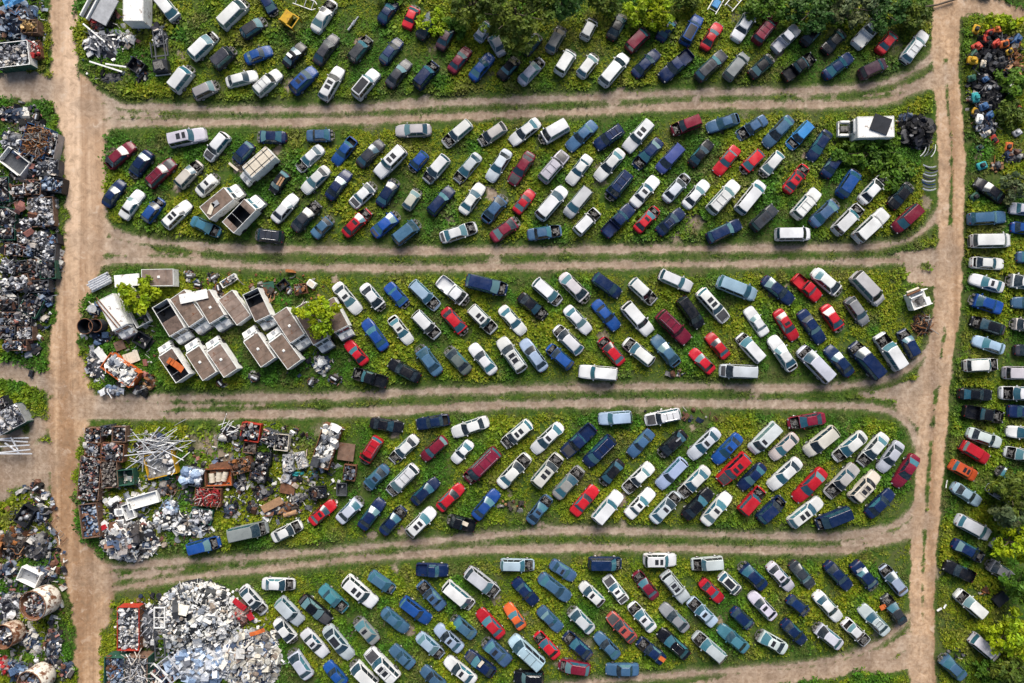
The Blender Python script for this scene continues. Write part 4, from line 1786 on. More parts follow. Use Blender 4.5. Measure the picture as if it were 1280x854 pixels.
# stripped white cab with pipes on it, right end of the third field
r = empty('truck_cab', px5((960, 325), 915, 250, 0.0), math.radians(20))
tag(r, 'stripped white truck cab with pipes lying on it, right end of third field', 'truck cab')
m = MB()
for sg in (1, -1):
    m.box((0, sg * 1.0, 0.8), (2.6, 0.12, 1.2), chamfer=0.03)
m.box((-1.25, 0, 0.8), (0.12, 1.9, 1.2)); m.box((0.1, 0, 0.35), (2.4, 1.9, 0.2)); m.box((0.9, -0.5, 1.1), (0.7, 0.9, 0.3), chamfer=0.06)
m.build('cab_shell', MAT['white'], r)
m = MB(); m.box((0.2, -0.2, 0.8), (0.9, 0.8, 0.6), rz=0.3, chamfer=0.06); m.build('engine', MAT['engine'], r)
FOOT.append((r.location.x, r.location.y, 1.3, 1.1, math.radians(20)))
for i, (x0, y0, x1, y1, mt) in enumerate(((865, 205, 940, 175, 'cream'), (868, 222, 950, 188, 'rust'), (890, 245, 962, 215, 'grey'))):
    m = MB(); m.tube([px5((960, 325), x0, y0, 1.5), px5((960, 325), x1, y1, 1.5)], 0.15, 8)
    single('metal_pipe', m, mt, {'cream': 'pale', 'rust': 'rusty', 'grey': 'grey'}[mt] + ' pipe lying on the stripped white cab, third field', 'pipe')

# things lying on cars
for t, x, y, z, sz, a, mt, nm, lab in (
    ((310, 0), 258, 345, 1.55, (0.75, 0.4), -40, 'white', 'metal_sheet', 'small white panel lying on a black car roof, top field'),
    ((310, 145), 195, 405, 1.6, (1.2, 0.22), 58, 'wood', 'timber_plank', 'tan plank lying on a black hatchback roof, left one'),
    ((310, 145), 210, 412, 1.6, (1.2, 0.22), 58, 'wood', 'timber_plank', 'tan plank lying on a black hatchback roof, right one'),
    ((740, 505), 540, 222, 1.55, (0.8, 0.2), 40, 'grey', 'metal_sheet', 'grey strip lying on a black wreck in the fourth field'),
    ((960, 683), 572, 150, 1.55, (0.8, 0.35), 30, 'grey', 'metal_sheet', 'grey panel lying on a navy wreck in the bottom field'),
    ((740, 683), 438, 705, 1.1, (0.8, 0.55), -35, 'orange', 'metal_sheet', 'orange panel lying on a navy sedan tail, bottom field'),
    ((520, 683), 405, 735, 1.55, (0.9, 0.4), 50, 'cream', 'metal_sheet', 'beige scrap sheet lying on a navy sedan, bottom field'),
    ((520, 505), 300, 745, 1.3, (1.1, 0.5), -25, 'cream', 'metal_sheet', 'beige scrap sheet lying on a black wreck, fourth field'),
    ((960, 683), 718, 380, 0.7, (0.8, 0.6), 30, 'orange', 'metal_sheet', 'orange panel propped beside a dark sedan, bottom right'),
    ((90, 145), 1010, 318, 0.4, (1.5, 0.3, 0.25), -40, 'cream', 'loose_bumper', 'cream bumper lying in weeds beside the camper truck'),
    ((90, 145), 245, 275, 1.3, (1.5, 0.9), -15, 'blackbox', 'body_sheet', 'black hood lying on the tail of a maroon sedan'),
):
    plate(nm, px5(t, x, y, z), sz, math.radians(a), mt, lab, nm.split('_')[1])
# ------------------------------------------------------------------ scrap: bins, heaps and loose pieces
PAL = {
    'black': [(0.012, 0.012, 0.014), (0.02, 0.02, 0.022), (0.008, 0.008, 0.01), (0.03, 0.03, 0.036), (0.016, 0.017, 0.024), (0.16, 0.16, 0.17)],
    'mix': [(0.50, 0.48, 0.45), (0.09, 0.085, 0.09), (0.02, 0.02, 0.025), (0.26, 0.24, 0.24), (0.70, 0.67, 0.62), (0.17, 0.08, 0.05), (0.07, 0.10, 0.17), (0.38, 0.37, 0.37), (0.22, 0.25, 0.30), (0.03, 0.033, 0.045), (0.02, 0.02, 0.02), (0.05, 0.045, 0.045), (0.28, 0.12, 0.10)],
    'white': [(0.76, 0.75, 0.72), (0.77, 0.75, 0.71), (0.70, 0.67, 0.61), (0.62, 0.64, 0.66), (0.70, 0.66, 0.58), (0.40, 0.43, 0.48), (0.76, 0.75, 0.73), (0.24, 0.26, 0.30), (0.68, 0.68, 0.68), (0.05, 0.055, 0.065), (0.74, 0.74, 0.73), (0.30, 0.33, 0.38), (0.70, 0.68, 0.64), (0.04, 0.045, 0.05), (0.12, 0.13, 0.15), (0.74, 0.73, 0.71), (0.62, 0.60, 0.56), (0.76, 0.76, 0.75), (0.34, 0.28, 0.23)],  # near-black entries act as shaded gaps between the pale pieces
    'beige': [(0.62, 0.58, 0.50), (0.70, 0.68, 0.64), (0.46, 0.40, 0.33), (0.60, 0.60, 0.60), (0.28, 0.22, 0.18), (0.40, 0.42, 0.45), (0.08, 0.12, 0.22), (0.66, 0.64, 0.58), (0.70, 0.70, 0.68), (0.5, 0.46, 0.40), (0.14, 0.13, 0.13), (0.52, 0.53, 0.55)],
    'dark': [(0.02, 0.02, 0.025), (0.05, 0.05, 0.06), (0.09, 0.09, 0.10), (0.014, 0.015, 0.022), (0.30, 0.29, 0.29), (0.03, 0.045, 0.09), (0.12, 0.06, 0.04), (0.55, 0.53, 0.50), (0.02, 0.02, 0.02)],
    'rust': [(0.20, 0.085, 0.04), (0.13, 0.06, 0.035), (0.30, 0.12, 0.04), (0.06, 0.05, 0.045), (0.36, 0.20, 0.10), (0.10, 0.10, 0.11), (0.30, 0.28, 0.26)],
    'gravel': [(0.17, 0.14, 0.12), (0.22, 0.19, 0.17), (0.11, 0.09, 0.085), (0.26, 0.24, 0.22)],
    'redwhite': [(0.42, 0.03, 0.04), (0.60, 0.58, 0.55), (0.34, 0.06, 0.05), (0.55, 0.40, 0.36), (0.50, 0.05, 0.05), (0.12, 0.06, 0.05)],
    'foil': [(0.62, 0.66, 0.74), (0.36, 0.46, 0.62), (0.72, 0.73, 0.76), (0.20, 0.28, 0.42), (0.10, 0.11, 0.14)],
    'alu': [(0.58, 0.58, 0.60), (0.42, 0.43, 0.47), (0.72, 0.72, 0.72), (0.20, 0.21, 0.24), (0.05, 0.055, 0.07), (0.50, 0.45, 0.40), (0.03, 0.03, 0.04)],
    'blue': [(0.07, 0.12, 0.22), (0.12, 0.19, 0.32), (0.30, 0.36, 0.45), (0.03, 0.04, 0.07), (0.45, 0.48, 0.52), (0.16, 0.08, 0.05)],
    'tan': [(0.38, 0.24, 0.08), (0.30, 0.17, 0.06), (0.46, 0.32, 0.14), (0.15, 0.10, 0.06)],
}


def scrap_into(m, cx, cy, rx, ry, ang, z0, h, pal, n, kind='any', dome=True, size=1.0, boxy=False):
    ca, sa = math.cos(ang), math.sin(ang)
    cols = PAL[pal]
    for i in range(n):
        while True:
            u, v = random.uniform(-1, 1), random.uniform(-1, 1)
            rr = u * u + v * v
            if boxy or rr < 1:
                break
        prof = (1 - min(1, rr) ** 1.3) if dome else 1.0
        zz = z0 + h * prof * (random.random() ** 0.45) * (0.75 + 0.5 * vnoise(np.array([cx + u * 4.3]), np.array([cy + v * 4.3]))[0])
        x, y = u * rx, v * ry
        p = Vector((cx + x * ca - y * sa, cy + x * sa + y * ca, zz))
        c = random.choice(cols)
        j = random.uniform(0.75, 1.2)
        m.t = (min(0.78, c[0] * j), min(0.78, c[1] * j), min(0.78, c[2] * j), 1)
        R = Matrix.Rotation(random.uniform(0, 6.28), 3, 'Z') @ Matrix.Rotation(random.gauss(0, 0.45), 3, 'X') @ Matrix.Rotation(random.gauss(0, 0.45), 3, 'Y')
        k = random.random() if kind == 'any' else {'plate': 0.1, 'block': 0.45, 'tube': 0.7, 'disc': 0.9, 'crumple': 0.99}[kind]
        s = size * random.choice((0.45, 0.6, 0.8, 0.8, 1.0, 1.3, 1.8))
        if k < 0.34:
            L, W = random.uniform(0.3, 0.9) * s, random.uniform(0.15, 0.5) * s
            bend = random.uniform(-0.25, 0.25) * L
            vs = []
            for q in range(4):
                xx = (q / 3 - 0.5) * L
                zz2 = bend * (1 - (q / 1.5 - 1) ** 2)
                for yy, dz in ((-W / 2, 0), (W / 2, 0), (W / 2, 0.025), (-W / 2, 0.025)):
                    vs.append(R @ Vector((xx, yy, zz2 + dz)) + p)
            fs = [(q * 4 + a, q * 4 + (a + 1) % 4, q * 4 + 4 + (a + 1) % 4, q * 4 + 4 + a) for q in range(3) for a in range(4)] + [(3, 2, 1, 0), (12, 13, 14, 15)]
            m.mesh_of(vs, fs)
        elif k < 0.60:
            m.box(p, (random.uniform(0.2, 0.6) * s, random.uniform(0.2, 0.5) * s, random.uniform(0.12, 0.4) * s), mat=R)
        elif k < 0.82:
            L = random.uniform(0.4, 1.4) * s
            d = R @ Vector((L / 2, 0, 0))
            e = R @ Vector((0, random.uniform(-0.2, 0.2) * L, random.uniform(0, 0.15) * L))
            m.tube([p - d, p + e, p + d], random.uniform(0.025, 0.07), 5)
        elif k < 0.92:
            r = random.uniform(0.15, 0.33) * s
            d = R @ Vector((0, 0, 0.08 * s))
            m.tube([p - d, p + d], r, 10)
        else:
            r = random.uniform(0.18, 0.4) * s
            vs = []
            for zi, rr2 in ((-0.8, 0.5), (-0.2, 1.0), (0.45, 0.85), (0.85, 0.35)):
                for q in range(6):
                    t = q * math.pi / 3
                    f = random.uniform(0.7, 1.2)
                    vs.append(R @ Vector((math.cos(t) * r * rr2 * f, math.sin(t) * r * rr2 * f, zi * r * 0.8)) + p)
            fs = [(a * 6 + q, a * 6 + (q + 1) % 6, a * 6 + 6 + (q + 1) % 6, a * 6 + 6 + q) for a in range(3) for q in range(6)] + [(5, 4, 3, 2, 1, 0), (18, 19, 20, 21, 22, 23)]
            m.mesh_of(vs, fs)


def heap(x, y, rx, ry, h, pal, label, ang=0.0, dens=7.0, kind='any', size=1.0, mound=True):
    """a heap of scrap on the ground (photograph pixels)"""
    c = P(x, y, h * 0.4)
    Rx, Ry = rx / PPM, ry / PPM
    m = MB()
    if mound:   # the packed inside of the heap
        m.t = (*[v * 0.5 for v in PAL[pal][len(PAL[pal]) // 2]], 1)
        n = 20
        vs = []
        for k, (f, z) in enumerate(((1.0, -0.05), (0.8, 0.34), (0.55, 0.66), (0.25, 0.84))):
            for q in range(n):
                t = 2 * math.pi * q / n
                w_ = random.uniform(0.85, 1.1)
                xx, yy = math.cos(t) * Rx * f * w_, math.sin(t) * Ry * f * w_
                vs.append((c.x + xx * math.cos(ang) - yy * math.sin(ang), c.y + xx * math.sin(ang) + yy * math.cos(ang), h * z * random.uniform(0.8, 1.0) if z > 0 else z))
        fs = [(a * n + q, a * n + (q + 1) % n, a * n + n + (q + 1) % n, a * n + n + q) for a in range(3) for q in range(n)] + [tuple(3 * n + q for q in range(n))]
        m.mesh_of(vs, fs)
    scrap_into(m, c.x, c.y, Rx, Ry, ang, 0.05, h, pal, int(math.pi * Rx * Ry * dens) + 6, kind, size=size)
    o = m.build('scrap_heap', MAT['scrap'], tone=True)
    tag(o, label, 'scrap heap', kind='stuff')
    FOOT.append((c.x, c.y, Rx * 0.85, Ry * 0.85, ang))
    return o


def open_bin(x, y, lx, ly, deg, mat, pal, label, h=1.3, fill=0.88, dens=19.0, kind='any', size=0.66, name='scrap_bin', group='scrap bins', ends=None, cat='scrap bin'):
    """an open-topped steel container; x, y, lx, ly are its rim in photograph pixels, deg turns it anticlockwise"""
    c = P(x, y, h)
    L, W = lx / PPM * (H - h) / H, ly / PPM * (H - h) / H
    ang = math.radians(deg)
    r = empty(name, (c.x, c.y, 0), ang)
    tag(r, label, cat, group)
    ang += random.gauss(0, 0.05)
    r.rotation_euler = (0, 0, ang)
    th = 0.06
    m = MB()
    for sg in (1, -1):
        m.box((0, sg * (W / 2 - th / 2), h / 2), (L, th, h))
        n = max(2, int(L / 1.0))
        for k in range(n + 1):
            m.box((-L / 2 + 0.05 + (L - 0.1) * k / n, sg * (W / 2 + 0.03), h / 2 - 0.02), (0.07, 0.056, h - 0.1))
    m.box((0, 0, 0.05), (L - 0.02, W - 2 * th - 0.004, 0.08))
    m.build('side_wall', MAT[mat], r)
    for e in (1, -1):
        m = MB(); m.box((e * (L / 2 - th / 2), 0, h / 2), (th, W - 2 * th - 0.006, h - 0.006)); m.build('end_wall', MAT[ends or mat], r)
    m = MB()
    for sg in (1, -1):
        m.box((0, sg * W / 2, h + 0.045), (L + 0.07, 0.08, 0.09))
        m.box((sg * L / 2, 0, h + 0.045), (0.08, W - 0.084, 0.088))
    m.build('rim', MAT[ends or mat], r)
    if pal:
        m = MB()
        m.t = (*[v * 0.4 for v in PAL[pal][2]], 1)
        m.box((0, 0, h * fill * 0.5 - 0.1), (L - 2 * th - 0.05, W - 2 * th - 0.05, h * fill - 0.25))
        scrap_into(m, 0, 0, L / 2 - 0.15, W / 2 - 0.15, 0, h * fill - 0.12, 0.55, pal, int(L * W * dens) + 4, kind, dome=False, size=size, boxy=True)
        o = m.build('scrap_load', MAT['scrap'], tone=True)
        o.location = r.location
        o.rotation_euler = r.rotation_euler
        tag(o, ('scrap in the ' + ' '.join(label.split()[:13])), 'scrap', kind='stuff')
    FOOT.append((c.x, c.y, L / 2, W / 2, ang))
    return r


# --- fourth field: bins beside the left road
open_bin(116.5, 544, 19, 18, 0, 'brown', 'mix', 'small brown bin at the top left corner of the bin yard')
open_bin(133, 538, 13, 12, 0, 'darkgrey', 'dark', 'small dark bin on the top edge of the bin yard, fourth field')
open_bin(149, 543, 17, 19, 3, 'brown', 'dark', 'brown bin with pale right edge beside the pole heap', fill=0.7)
open_bin(116.5, 562.5, 20, 17, 0, 'rust', 'mix', 'rusty bin just above the long brown bin, fourth field')
open_bin(141, 565.5, 27, 22, 0, 'rust', 'mix', 'wide rusty bin of mixed scrap left of the pole heap')
open_bin(112, 598, 54, 26, 90, 'brown', 'mix', 'long brown bin of mixed scrap along the left road', h=1.2, dens=26, size=0.5)
open_bin(137, 593, 33, 20, 90, 'brown', 'gravel', 'brown bin of fine brown rubble beside the long bin', dens=30, size=0.35, kind='block')
open_bin(157, 597, 20, 19, 4, 'green', None, 'empty green bin beside the rubble bin')
open_bin(112, 651, 42, 22, 90, 'brown', 'blue', 'brown bin of bluish scrap at the lower left of the bin yard', h=1.4, fill=0.6)
open_bin(200, 581, 36, 30, 8, 'yellow', 'alu', 'yellow-rimmed skip under the heap of poles', h=1.1, dens=4)
open_bin(240, 596, 25, 22, -10, 'darkgrey', 'foil', 'dark bin of crumpled bluish foil', h=1.2, dens=12, kind='crumple', size=1.1)
open_bin(273, 597, 33, 21, 5, 'orange', None, 'rust-orange bin with three drums lying in it', h=0.9, ends='rust')
open_bin(260, 621.5, 32, 22, 0, 'rust', 'redwhite', 'rusty bin heaped with red and white cans', h=1.0, fill=1.0, dens=22, size=0.6, kind='tube')
open_bin(252, 645, 26, 18, -12, 'green', 'alu', 'grey-green tray of bent silver metal', h=0.8)
open_bin(313, 540.5, 23, 22, -10, 'redsteel', 'mix', 'red bin of dark scrap and pale discs', dens=12, kind='disc', size=0.7)
open_bin(312, 560, 15, 13, -5, 'brown', 'gravel', 'small brown bin below the red bin', h=0.9, fill=0.6)
open_bin(337, 547, 18, 18, -20, 'darkgrey', 'mix', 'dark bin of pale scrap right of the red bin')
open_bin(352, 553, 17, 20, -5, 'darkgrey', 'dark', 'dark bin with beige rim below the two upper bins', ends='cream', fill=0.6)
open_bin(302, 582, 25, 18, 15, 'green', 'rust', 'dark green bin with rusty rim right of the orange bin', ends='rust')
open_bin(323, 591, 20, 22, -15, 'blackbox', 'dark', 'black bin with a few white pieces, right of the green bin')
open_bin(329, 574, 18, 14, -5, 'blackbox', 'dark', 'small black bin of engine scrap above the black bin')
open_bin(407.5, 558, 54, 23, 69, 'rust', 'white', 'long slanting rusty bin full of white appliances', h=1.5, dens=8, size=1.2)
open_bin(437, 591, 15, 19, 0, 'rust', 'mix', 'small rusty bin below the brown sheet, fourth field', h=1.0)
open_bin(397, 616, 20, 14, 5, 'blackbox', 'dark', 'small black bin of dark scrap left of the small empty bin', h=1.0)
open_bin(427, 612, 12, 15, 0, 'darkgrey', None, 'small empty dark bin below the rusty bins', h=0.8)
plate('rusty_plate', P(433, 565, 0.6), (2.1, 2.2, 0.3), math.radians(-8), 'brown', 'brown steel sheet lying right of the slanting appliance bin', 'metal sheet')
plate('rusty_plate', P(276, 584, 0.5), (2.9, 1.2, 0.2), math.radians(12), 'rust', 'rusty sheet lying behind the orange drum bin', 'metal sheet')
plate('rusty_grid', P(360, 609, 0.3), (1.9, 1.7, 0.3), math.radians(-10), 'rust', 'rusty mesh panel in the weeds below the grey bales', 'mesh panel')
plate('timber_sheet', P(340, 631, 0.9), (2.8, 1.0, 0.12), math.radians(27), 'wood', 'tan timber panel leaning on scrap, fourth field', 'panel', tilt=0.15)
m = MB(); m.tube([P(355, 644, 0.35), P(371, 640, 0.35)], 0.32, 10); single('timber_log', m, 'wood', 'thick tan log lying among scrap left of the red sedan', 'log')
for i, (x, y, a) in enumerate(((265, 597.5, 15), (273.5, 596, 5), (281, 595.5, -5))):
    m = MB(); d = Vector((math.cos(math.radians(80 + a)), math.sin(math.radians(80 + a)), 0)) * 0.6
    p = P(x, y, 0.45); m.tube([p - d, p + d], 0.36, 14); m.tube([p - d * 0.4, p - d * 0.3], 0.38, 14, cap=False); m.tube([p + d * 0.3, p + d * 0.4], 0.38, 14, cap=False)
    single('steel_drum', m, 'cream', ('left', 'middle', 'right')[i] + ' one of three pale drums in the orange bin', 'drum', 'drums in the orange bin')
for i, (x, y, s, lab) in enumerate(((361, 573, 1.3, 'grey bale of pressed metal, upper left of four'), (361, 584, 1.3, 'grey bale of pressed metal, lower left of four'), (376, 570, 1.2, 'grey bale of pressed metal, upper right of four'), (379, 580, 1.2, 'grey bale of pressed metal, lower right of four'))):
    m = MB(); c = P(x, y, 0.5); m.t = (0.4, 0.4, 0.4, 1)
    m.box((c.x, c.y, 0.45), (s * 1.1, s * 0.9, 0.9), rz=0.1 * i, chamfer=0.06)
    scrap_into(m, c.x, c.y, s * 0.5, s * 0.42, 0, 0.86, 0.1, 'alu', 30, dome=False, size=0.45, boxy=True)
    o = m.build('scrap_bale', MAT['scrap'], tone=True); tag(o, lab + ' above the teal tarps', 'bale', 'bales of pressed metal')
for x, y, lx, ly, a, mt, lab in ((372, 593, 1.7, 0.6, 5, 'teal', 'crumpled teal tarp left one below the grey bales'), (391, 591, 1.2, 0.6, -8, 'teal', 'crumpled teal tarp right one below the grey bales'), (206, 599, 1.3, 0.7, 20, 'teal', 'teal tarp lump under the yellow skip'), (24, 5, 2.6, 1.4, 25, 'lightblue', 'bright blue tarp at the top left corner')):
    m = MB(); c = P(x, y, 0.3); vs = []
    R = Matrix.Rotation(math.radians(a), 3, 'Z')
    for i in range(9):
        for j in range(6):
            vs.append(R @ Vector(((i / 8 - 0.5) * lx, (j / 5 - 0.5) * ly, 0.15 + 0.35 * random.random() * (1 if 0 < i < 8 and 0 < j < 5 else 0.2))) + Vector((c.x, c.y, 1.2 if mt == 'lightblue' else 0)))
    m.mesh_of(vs, [(i * 6 + j, (i + 1) * 6 + j, (i + 1) * 6 + j + 1, i * 6 + j + 1) for i in range(8) for j in range(5)])
    single('crumpled_tarp', m, mt, lab, 'tarp')

heap(194, 557, 26, 15, 0.5, 'dark', 'dark scrap under the tangled pole heap', ang=0.4, dens=7)
# heap of long poles, every pole a thing
poles = []
for i in range(72):
    cxp, cyp = random.gauss(195, 13), random.gauss(558, 9)
    a = random.gauss(0.42, 0.36) if random.random() < 0.75 else random.gauss(-0.35, 0.5)
    Lp = random.uniform(18, 46)
    p0, p1 = (cxp - math.cos(a) * Lp / 2, cyp + math.sin(a) * Lp / 2), (cxp + math.cos(a) * Lp / 2, cyp - math.sin(a) * Lp / 2)
    z0, z1 = 0.1 + 0.018 * i, 0.15 + 0.019 * i + random.uniform(-0.1, 0.25)
    m = MB(); m.tube([P(*p0, z0), P(*p1, z1)], random.choice((0.045, 0.06, 0.075)), 6)
    o = m.build('metal_pole', MAT[random.choice(('alu', 'alu', 'white', 'grey'))]); tag(o, 'long pale pole tangled in the pole heap above the yellow skip', 'pole', 'poles in the tangled heap')
m = MB(); m.tube([P(210, 588, 1.2), P(240, 563, 0.2)], 0.07, 6); single('metal_pole', m, 'alu', 'single long pole reaching right from the yellow skip', 'pole')
FOOT.append((P(192, 557).x, P(192, 557).y, 2.6, 1.4, 0.4))
for i in range(9):
    a = random.gauss(0.3, 0.4); p = (288 + random.gauss(0, 4), 534 + random.gauss(0, 4)); Lp = random.uniform(10, 20)
    m = MB(); m.tube([P(p[0] - math.cos(a) * Lp / 2, p[1] + math.sin(a) * Lp / 2, 0.9 + 0.04 * i), P(p[0] + math.cos(a) * Lp / 2, p[1] - math.sin(a) * Lp / 2, 1.0 + 0.04 * i)], 0.05, 6)
    o = m.build('metal_pole', MAT['white']); tag(o, 'white pole in the small bundle left of the red bin', 'pole', 'white poles beside the red bin')
for i in range(10):
    k, row = (i % 4 if i < 7 else i - 7), i // 4
    y0 = -0.5 + 0.28 * (i % 5) + 0.1 * (i // 5)
    R = Matrix.Rotation(math.radians(27), 3, 'Z'); c = P(127, 354, 0.3)
    m = MB(); dx = random.uniform(-0.2, 0.2)
    m.tube([c + R @ Vector((-1.4 + dx, y0, 0.12 + 0.26 * (i // 5))), c + R @ Vector((1.4 + dx, y0, 0.12 + 0.26 * (i // 5)))], 0.13, 8)
    o = m.build('aluminium_tube', MAT['alu']); tag(o, 'aluminium tube in the neat stack at the third field corner', 'tube', 'stacked aluminium tubes')
FOOT.append((P(127, 354).x, P(127, 354).y, 1.4, 0.7, math.radians(27)))
for i in range(7):
    a = math.radians((2, -4, -60, 3, -35, 6, 0)[i]); p = (14 + (i % 3) * 2, 548 + i * 3.2); Lp = (44, 38, 18, 46, 24, 40, 52)[i]
    m = MB(); R = Matrix.Rotation(a, 3, 'Z'); m.box(P(*p, 0.3 + 0.12 * i), (Lp / PPM, 0.16, 0.12), mat=R)
    single('steel_beam', m, 'alu', 'pale steel beam in the pile at the left edge below the grey bin', 'beam', 'pale beams at the left edge')

# white heaps of the bin yard
heap(160, 676, 38, 27, 1.7, 'white', 'white scrap heap between bin yard and fourth lane', dens=16, size=0.95)
heap(214, 652, 24, 15, 1.2, 'white', 'low heap of white and bluish scrap in the middle of bin yard', dens=9)
heap(214, 634, 11, 9, 1.0, 'foil', 'small bluish heap above the low white heap', dens=9)
heap(240, 661, 27, 9, 0.9, 'white', 'strip of bent white sheets below the grey-green tray', dens=9, kind='plate', size=1.3)
heap(287, 639, 10, 10, 0.8, 'mix', 'small round heap of wire and white metal', dens=9)
heap(287, 543, 14, 9, 0.8, 'dark', 'dark scrap under the white poles left of the red bin', dens=9)
heap(302, 606, 7, 11, 0.9, 'dark', 'dark engine scrap below the dark green bin', dens=12)
heap(326, 615, 12, 9, 0.8, 'dark', 'dark wheels and engine scrap right of the can bin', dens=11, kind='disc')
heap(340, 637, 16, 8, 0.8, 'mix', 'mixed scrap around the timber panel', dens=9)
heap(362, 636, 14, 9, 0.6, 'rust', 'rusty scrap and boards left of the red sedan', dens=9)
heap(372, 622, 12, 6, 0.5, 'dark', 'dark scrap left of the small black bin', dens=9)
heap(316, 634, 8, 8, 0.7, 'dark', 'dark scrap left of the timber panel', dens=9)
heap(147, 640, 12, 9, 0.9, 'mix', 'grey scrap beside the white tub', dens=9)
heap(208, 611, 14, 8, 0.6, 'rust', 'rusty scrap under the teal tarp lump', dens=8)
heap(358, 597, 8, 6, 0.7, 'alu', 'silver scrap below the grey bales', dens=9)


def open_shell(name, x, y, lx, ly, deg, h, mat, inner, label, cat):
    """a bodywork shell lying open side up: outer skin, hollow inside"""
    r = empty(name, P(x, y, h), math.radians(deg)); r.location.z = 0
    tag(r, label, cat)
    L, W = lx / PPM, ly / PPM
    m = MB()
    for sg in (1, -1):
        m.box((0, sg * (W / 2 - 0.06), h / 2), (L, 0.12, h), chamfer=0.03); m.box((sg * (L / 2 - 0.06), 0, h / 2), (0.12, W - 0.25, h - 0.01), chamfer=0.03)
    m.build('shell', MAT[mat], r)
    m = MB(); m.box((0, 0, h * 0.45), (L - 0.26, W - 0.26, 0.08)); m.build('floor', MAT[inner], r)
    FOOT.append((r.location.x, r.location.y, L / 2, W / 2, math.radians(deg)))
    return r


open_shell('truck_tub', 178, 626, 39, 15, 16, 0.9, 'white', 'white', 'white open truck tub lying in the bin yard', 'truck tub')
open_shell('truck_tub', 160, 640, 13, 20, 20, 0.9, 'white', 'grey', 'short white truck tub end beside the long white tub', 'truck tub')
r = empty('car_wreck', P(142, 627, 0.5), math.radians(35)); r.location.z = 0; tag(r, 'white car front end lying left of the white tub', 'car front')
m = MB(); m.box((0, 0, 0.45), (1.6, 0.9, 0.6), chamfer=0.2); m.build('fender', MAT['white'], r)
m = MB(); m.box((0.1, -0.35, 0.55), (0.9, 0.4, 0.5), chamfer=0.1); m.build('wheel_arch', MAT['trim'], r)
for x, y, lab in ((148, 641, 'white appliance box, upper of two near the lower left bin'), (149, 655, 'white appliance box, lower of two near the lower left bin')):
    r = empty('kitchen_appliance', P(x, y, 0.9), 0.1); r.location.z = 0; tag(r, lab, 'appliance', 'white appliances by the bin')
    m = MB(); m.box((0, 0, 0.45), (1.1, 1.0, 0.9), chamfer=0.05); m.build('case', MAT['white'], r); m = MB(); m.box((0.1, 0.05, 0.905), (0.7, 0.6, 0.03), chamfer=0.01); m.build('lid', MAT['grey'], r)
plate('metal_sheet', P(129, 658, 0.9), (1.5, 1.0), math.radians(45), 'white', 'white panel beside the red one at the lower left bin', 'panel', tilt=0.2)
plate('metal_sheet', P(128, 660, 1.0), (1.1, 0.6), math.radians(25), 'red', 'bright red panel at the lower left bin', 'panel', tilt=0.15)

# --- bottom field: bins and the great white heaps
open_bin(160.5, 786, 54, 27, 90, 'rust', 'alu', 'rust-red bin of grey metal left of the white heap', h=1.5, ends='redsteel', fill=0.75)
open_bin(143, 842, 40, 25, 90, 'green', 'blue', 'green container of dark blue scrap at the bottom edge', h=2.0, fill=0.75)
open_bin(170, 842, 40, 28, 90, 'green', 'alu', 'green container of silver pipes at the bottom edge', h=2.0, ends='brown', kind='tube', size=1.6)
heap(246, 774, 53, 44, 2.1, 'white', 'great white scrap heap of the bottom field', dens=26.0, size=0.8)
def sheets_on(x, y, rx, ry, h, pal, n, lab):
    c = P(x, y, h * 0.5); m = MB()
    scrap_into(m, c.x, c.y, rx / PPM, ry / PPM, 0, 0.35, h, pal, n, 'plate', size=1.6)
    scrap_into(m, c.x, c.y, rx / PPM, ry / PPM, 0, 0.3, h, pal, n // 2, 'block', size=1.3)
    tag(m.build('scrap_sheets', MAT['scrap'], tone=True), lab, 'scrap', kind='stuff')


sheets_on(246, 774, 48, 40, 2.2, 'white', 70, 'larger bent sheets on the great white heap')
sheets_on(312, 826, 35, 35, 2.0, 'beige', 90, 'larger bent sheets on the beige heap')
sheets_on(160, 676, 34, 24, 1.8, 'mix', 70, 'larger bent sheets on the bin yard heap')
sheets_on(34, 285, 32, 150, 1.3, 'mix', 90, 'larger metal sheets lying over the left strip bins')
heap(312, 826, 39, 39, 2.0, 'beige', 'beige and white scrap heap right of the great white heap', dens=17.0, size=0.9)
heap(250, 832, 44, 24, 1.8, 'foil', 'grey-blue scrap blocks at the bottom edge', dens=8, kind='block', size=1.3)
heap(200, 845, 18, 14, 1.4, 'mix', 'grey scrap at the bottom edge right of the green containers', dens=8)
heap(186, 785, 13, 26, 1.2, 'alu', 'silver scrap right of the rust-red bin', dens=8)
heap(300, 768, 13, 14, 1.2, 'redwhite', 'red and white car scrap on the right of the great heap', dens=6, size=1.2)
plate('body_sheet', P(299, 756, 1.0), (1.9, 0.8), math.radians(-38), 'red', 'bright red car panel beside the white sedan and heap', 'panel', tilt=0.2, bend=-0.1)
plate('body_sheet', P(313, 771, 0.9), (0.9, 0.9), math.radians(-60), 'red', 'dark end of red bodywork below the red panel', 'panel', tilt=0.3)
plate('rusty_sheet', P(321, 791, 1.3), (2.0, 0.5), math.radians(18), 'orange', 'rusty orange strip on top of the beige heap', 'metal sheet', bend=-0.2)
